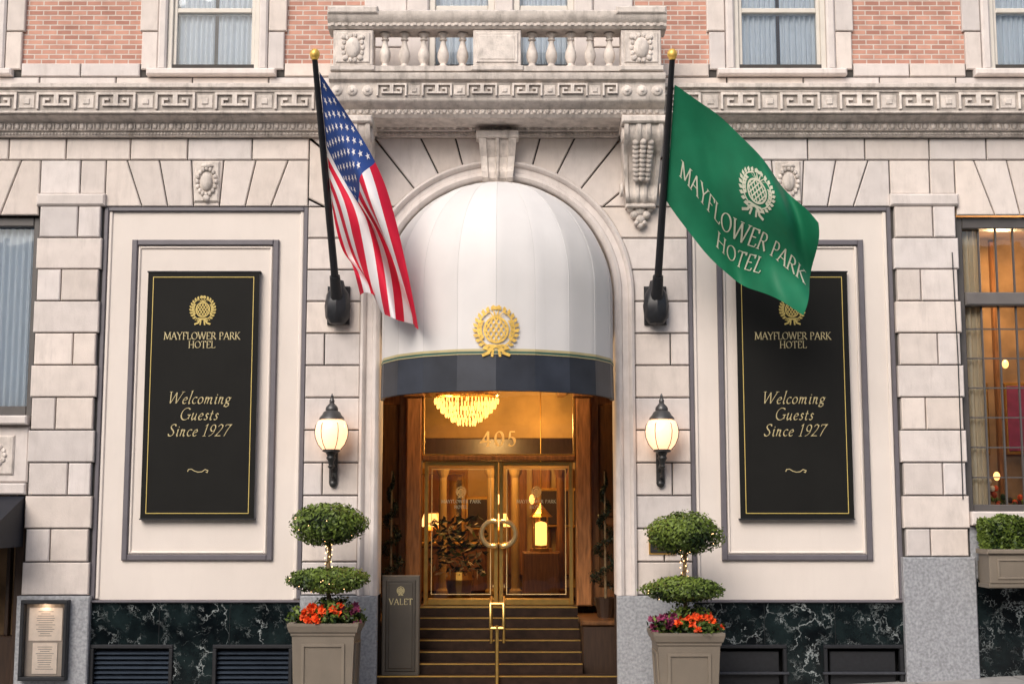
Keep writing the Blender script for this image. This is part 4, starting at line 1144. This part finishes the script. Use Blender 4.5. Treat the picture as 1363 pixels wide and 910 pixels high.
pq.build('wall_plaque')
vsn=MB();x0,x1=-1.72,-1.22
vsn.rect(x0,x1,-.05,1.30,.16,.24,M_taupe,.015,.5);vsn.rect(x0+.05,x1-.05,.05,1.24,.148,.17,M_taupe,.012,.3)
vsn.rect(x0+.09,x1-.09,.09,1.20,.140,.16,M_taupe,.01,.36)
t,_=text_decor('VALET',.078,weight=1.1);emit(vsn,t,flatmap((x0+x1)/2,.92,.136),M_goldpale);emit(vsn,emblem(.06,1.6),flatmap((x0+x1)/2,1.10,.136),M_goldpale)
vsn.rect(x0-.03,x1+.03,-.2,-.05,.1,.35,M_taupe,.01)
vsn.build('valet_sign',recalc=True)
hr=MB()
for dx in(-.085,.085):
    hr.tube([(CX+dx,-.02,.62),(CX+dx,-.02,.90),(CX+dx,.0,.94),(CX+dx,.55,.99),(CX+dx,.60,.96),(CX+dx,.60,.38)],.020,M_brass,10)
hr.tube([(CX-.085,-.02,.63),(CX+.085,-.02,.63)],.021,M_brass,8);hr.tube([(CX-.085,.0,.94),(CX+.085,.0,.94)],.018,M_brass,8)
hr.tube([(CX,-.02,-.12),(CX,-.02,.66)],.024,M_brass,10);hr.lathe([(.07,0),(.07,.02),(.03,.03)],(CX,-.02,-.115),M_brass,14)
hr.build('brass_handrail',smooth=True)
sa=MB()
vs=[(-9,.0,2.34),(-6.44,.0,2.34),(-6.44,-.95,1.98),(-9,-.95,1.98),(-6.44,-.95,1.68),(-9,-.95,1.68),(-6.44,0,1.68)]
sa.add(vs,[(0,1,2,3),(3,2,4,5),(1,6,4,2)],M_canopyblk)
emit(sa,emblem(.11,1.5),lambda a,b,o:(-6.66+a,-.956-o,1.83+b),M_goldleaf)
sa.tube([(-9,-.95,1.98),(-6.44,-.95,1.98)],.012,M_canopyblk,6)
sa.build('side_awning',recalc=False)
cb=MB();cb.tube([(5.93,-.07,5.6),(5.95,-.07,4.2),(5.94,-.07,2.3)],.008,M_iron,5);cb.build('wall_cable')

# ================================================================= GROUND
def sheet(name,x0,x1,y0,y1,dz,m,n=40):
    g=MB();vs=[];fs=[]
    for i in range(n+1):
        x=x0+(x1-x0)*i/n;vs+= [(x,y0,gz(x)+dz),(x,y1,gz(x)+dz)]
    for i in range(n): fs.append((2*i,2*i+2,2*i+3,2*i+1))
    g.add(vs,fs,m);return g
g=sheet('ground',-400,400,-400,400,-.36,M_concrete);g.build('ground',recalc=False)
g=sheet('road',-300,300,-19.5,-4.0,-.15,M_asphalt);g.build('road',recalc=False)
sd=MB()
for k in range(-40,41):
    for j in range(3):
        xa,xb=k*1.3+.006,(k+1)*1.3-.006;ya,yb=-4.0+.18+j*1.3,-4.0+.18+(j+1)*1.3-.012
        t=tn(.07);sd.add([(xa,ya,gz(xa)),(xb,ya,gz(xb)),(xb,yb,gz(xb)),(xa,yb,gz(xa))],[(0,1,2,3)],M_concrete,t)
xa,xb=-52,52
sd.add([(xa,-4,gz(xa)-.012),(xb,-4,gz(xb)-.012),(xb,.5,gz(xb)-.012),(xa,.5,gz(xa)-.012)],[(0,1,2,3)],M_concrete,.6)
sd.add([(xa,-4.0,gz(xa)-.3),(xb,-4.0,gz(xb)-.3),(xb,-4.0,gz(xb)),(xa,-4.0,gz(xa))],[(0,1,2,3)],M_granite)
sd.add([(xa,-4.0,gz(xa)+.001),(xb,-4.0,gz(xb)+.001),(xb,-3.83,gz(xb)+.001),(xa,-3.83,gz(xa)+.001)],[(0,1,2,3)],M_granite)
sd.build('sidewalk',recalc=False)
ln=MB()
for k in range(-25,25):
    xa,xb=k*6,k*6+3;ln.add([(xa,-11.8,gz(xa)-.146),(xb,-11.8,gz(xb)-.146),(xb,-11.65,gz(xb)-.146),(xa,-11.65,gz(xa)-.146)],[(0,1,2,3)],M_paint)
ln.build('road_markings',recalc=False)
g=sheet('sidewalk',-52,52,-25,-19.5,-.0,M_concrete);g.build('sidewalk',recalc=False)
ob=MB();OY=-26
ob.box(-40,40,OY-8,OY-.3,-4,11,M_opp)
for k in range(-10,11):
    ob.box(k*4-.9,k*4+.9,OY-.3,OY,-4,11,M_opp)
for z in(-4,3.2,6.6,10.2): ob.box(-40,40,OY-.28,OY+.05,z,z+.8,M_concrete)
for k in range(-10,10):
    for z in(4.0,7.4):
        ob.box(k*4+.9,k*4+3.1,OY-.29,OY-.22,z,z+2.8,M_darkframe);ob.box(k*4+1.0,k*4+1.95,OY-.25,OY-.2,z+.1,z+2.6,M_trim);ob.box(k*4+2.05,k*4+3.0,OY-.25,OY-.2,z+.1,z+2.6,M_trim)
ob.build('opposite_building')
bd=MB();bd.box(CX-W,CX+W,7.2,7.4,-1.2,TOP,M_brick);bd.box(CX-W,CX+W,0.3,7.2,TOP-.02,TOP+.1,M_concrete)
bd.box(CX-W-.1,CX-W,0.05,7.4,-1.2,TOP,M_brick);bd.box(CX+W,CX+W+.1,0.05,7.4,-1.2,TOP,M_brick)
bd.build('building_body',hotel)

# ================================================================= LIGHT, WORLD, CAMERA
world=bpy.data.worlds.new('World');scene.world=world;world.use_nodes=True
nt=world.node_tree;bg=nt.nodes['Background'];sky=nt.nodes.new('ShaderNodeTexSky')
sky.sky_type='NISHITA';sky.sun_disc=False
EL,AZ=radians(38),radians(205)
sky.sun_elevation=EL;sky.sun_rotation=AZ;sky.dust_density=4.0;sky.air_density=1.0;sky.ozone_density=1.0
nt.links.new(sky.outputs[0],bg.inputs[0]);bg.inputs[1].default_value=.15
sl=bpy.data.lights.new('sun','SUN');sl.energy=2.3;sl.angle=radians(40);sl.color=(1,.94,.89)
so=bpy.data.objects.new('sun',sl);scene.collection.objects.link(so)
d=Vector((sin(AZ)*cos(EL),cos(AZ)*cos(EL),sin(EL)))
so.rotation_euler=d.to_track_quat('Z','Y').to_euler()
cam=bpy.data.cameras.new('camera');co_=bpy.data.objects.new('camera',cam);scene.collection.objects.link(co_)
co_.location=(0,-18,2.15);co_.rotation_euler=(radians(90+7.1),0,0)
cam.sensor_width=36;cam.lens=36*1800/1363;cam.clip_end=2000
scene.camera=co_
scene.view_settings.view_transform='Standard';scene.view_settings.look='None';scene.view_settings.exposure=0
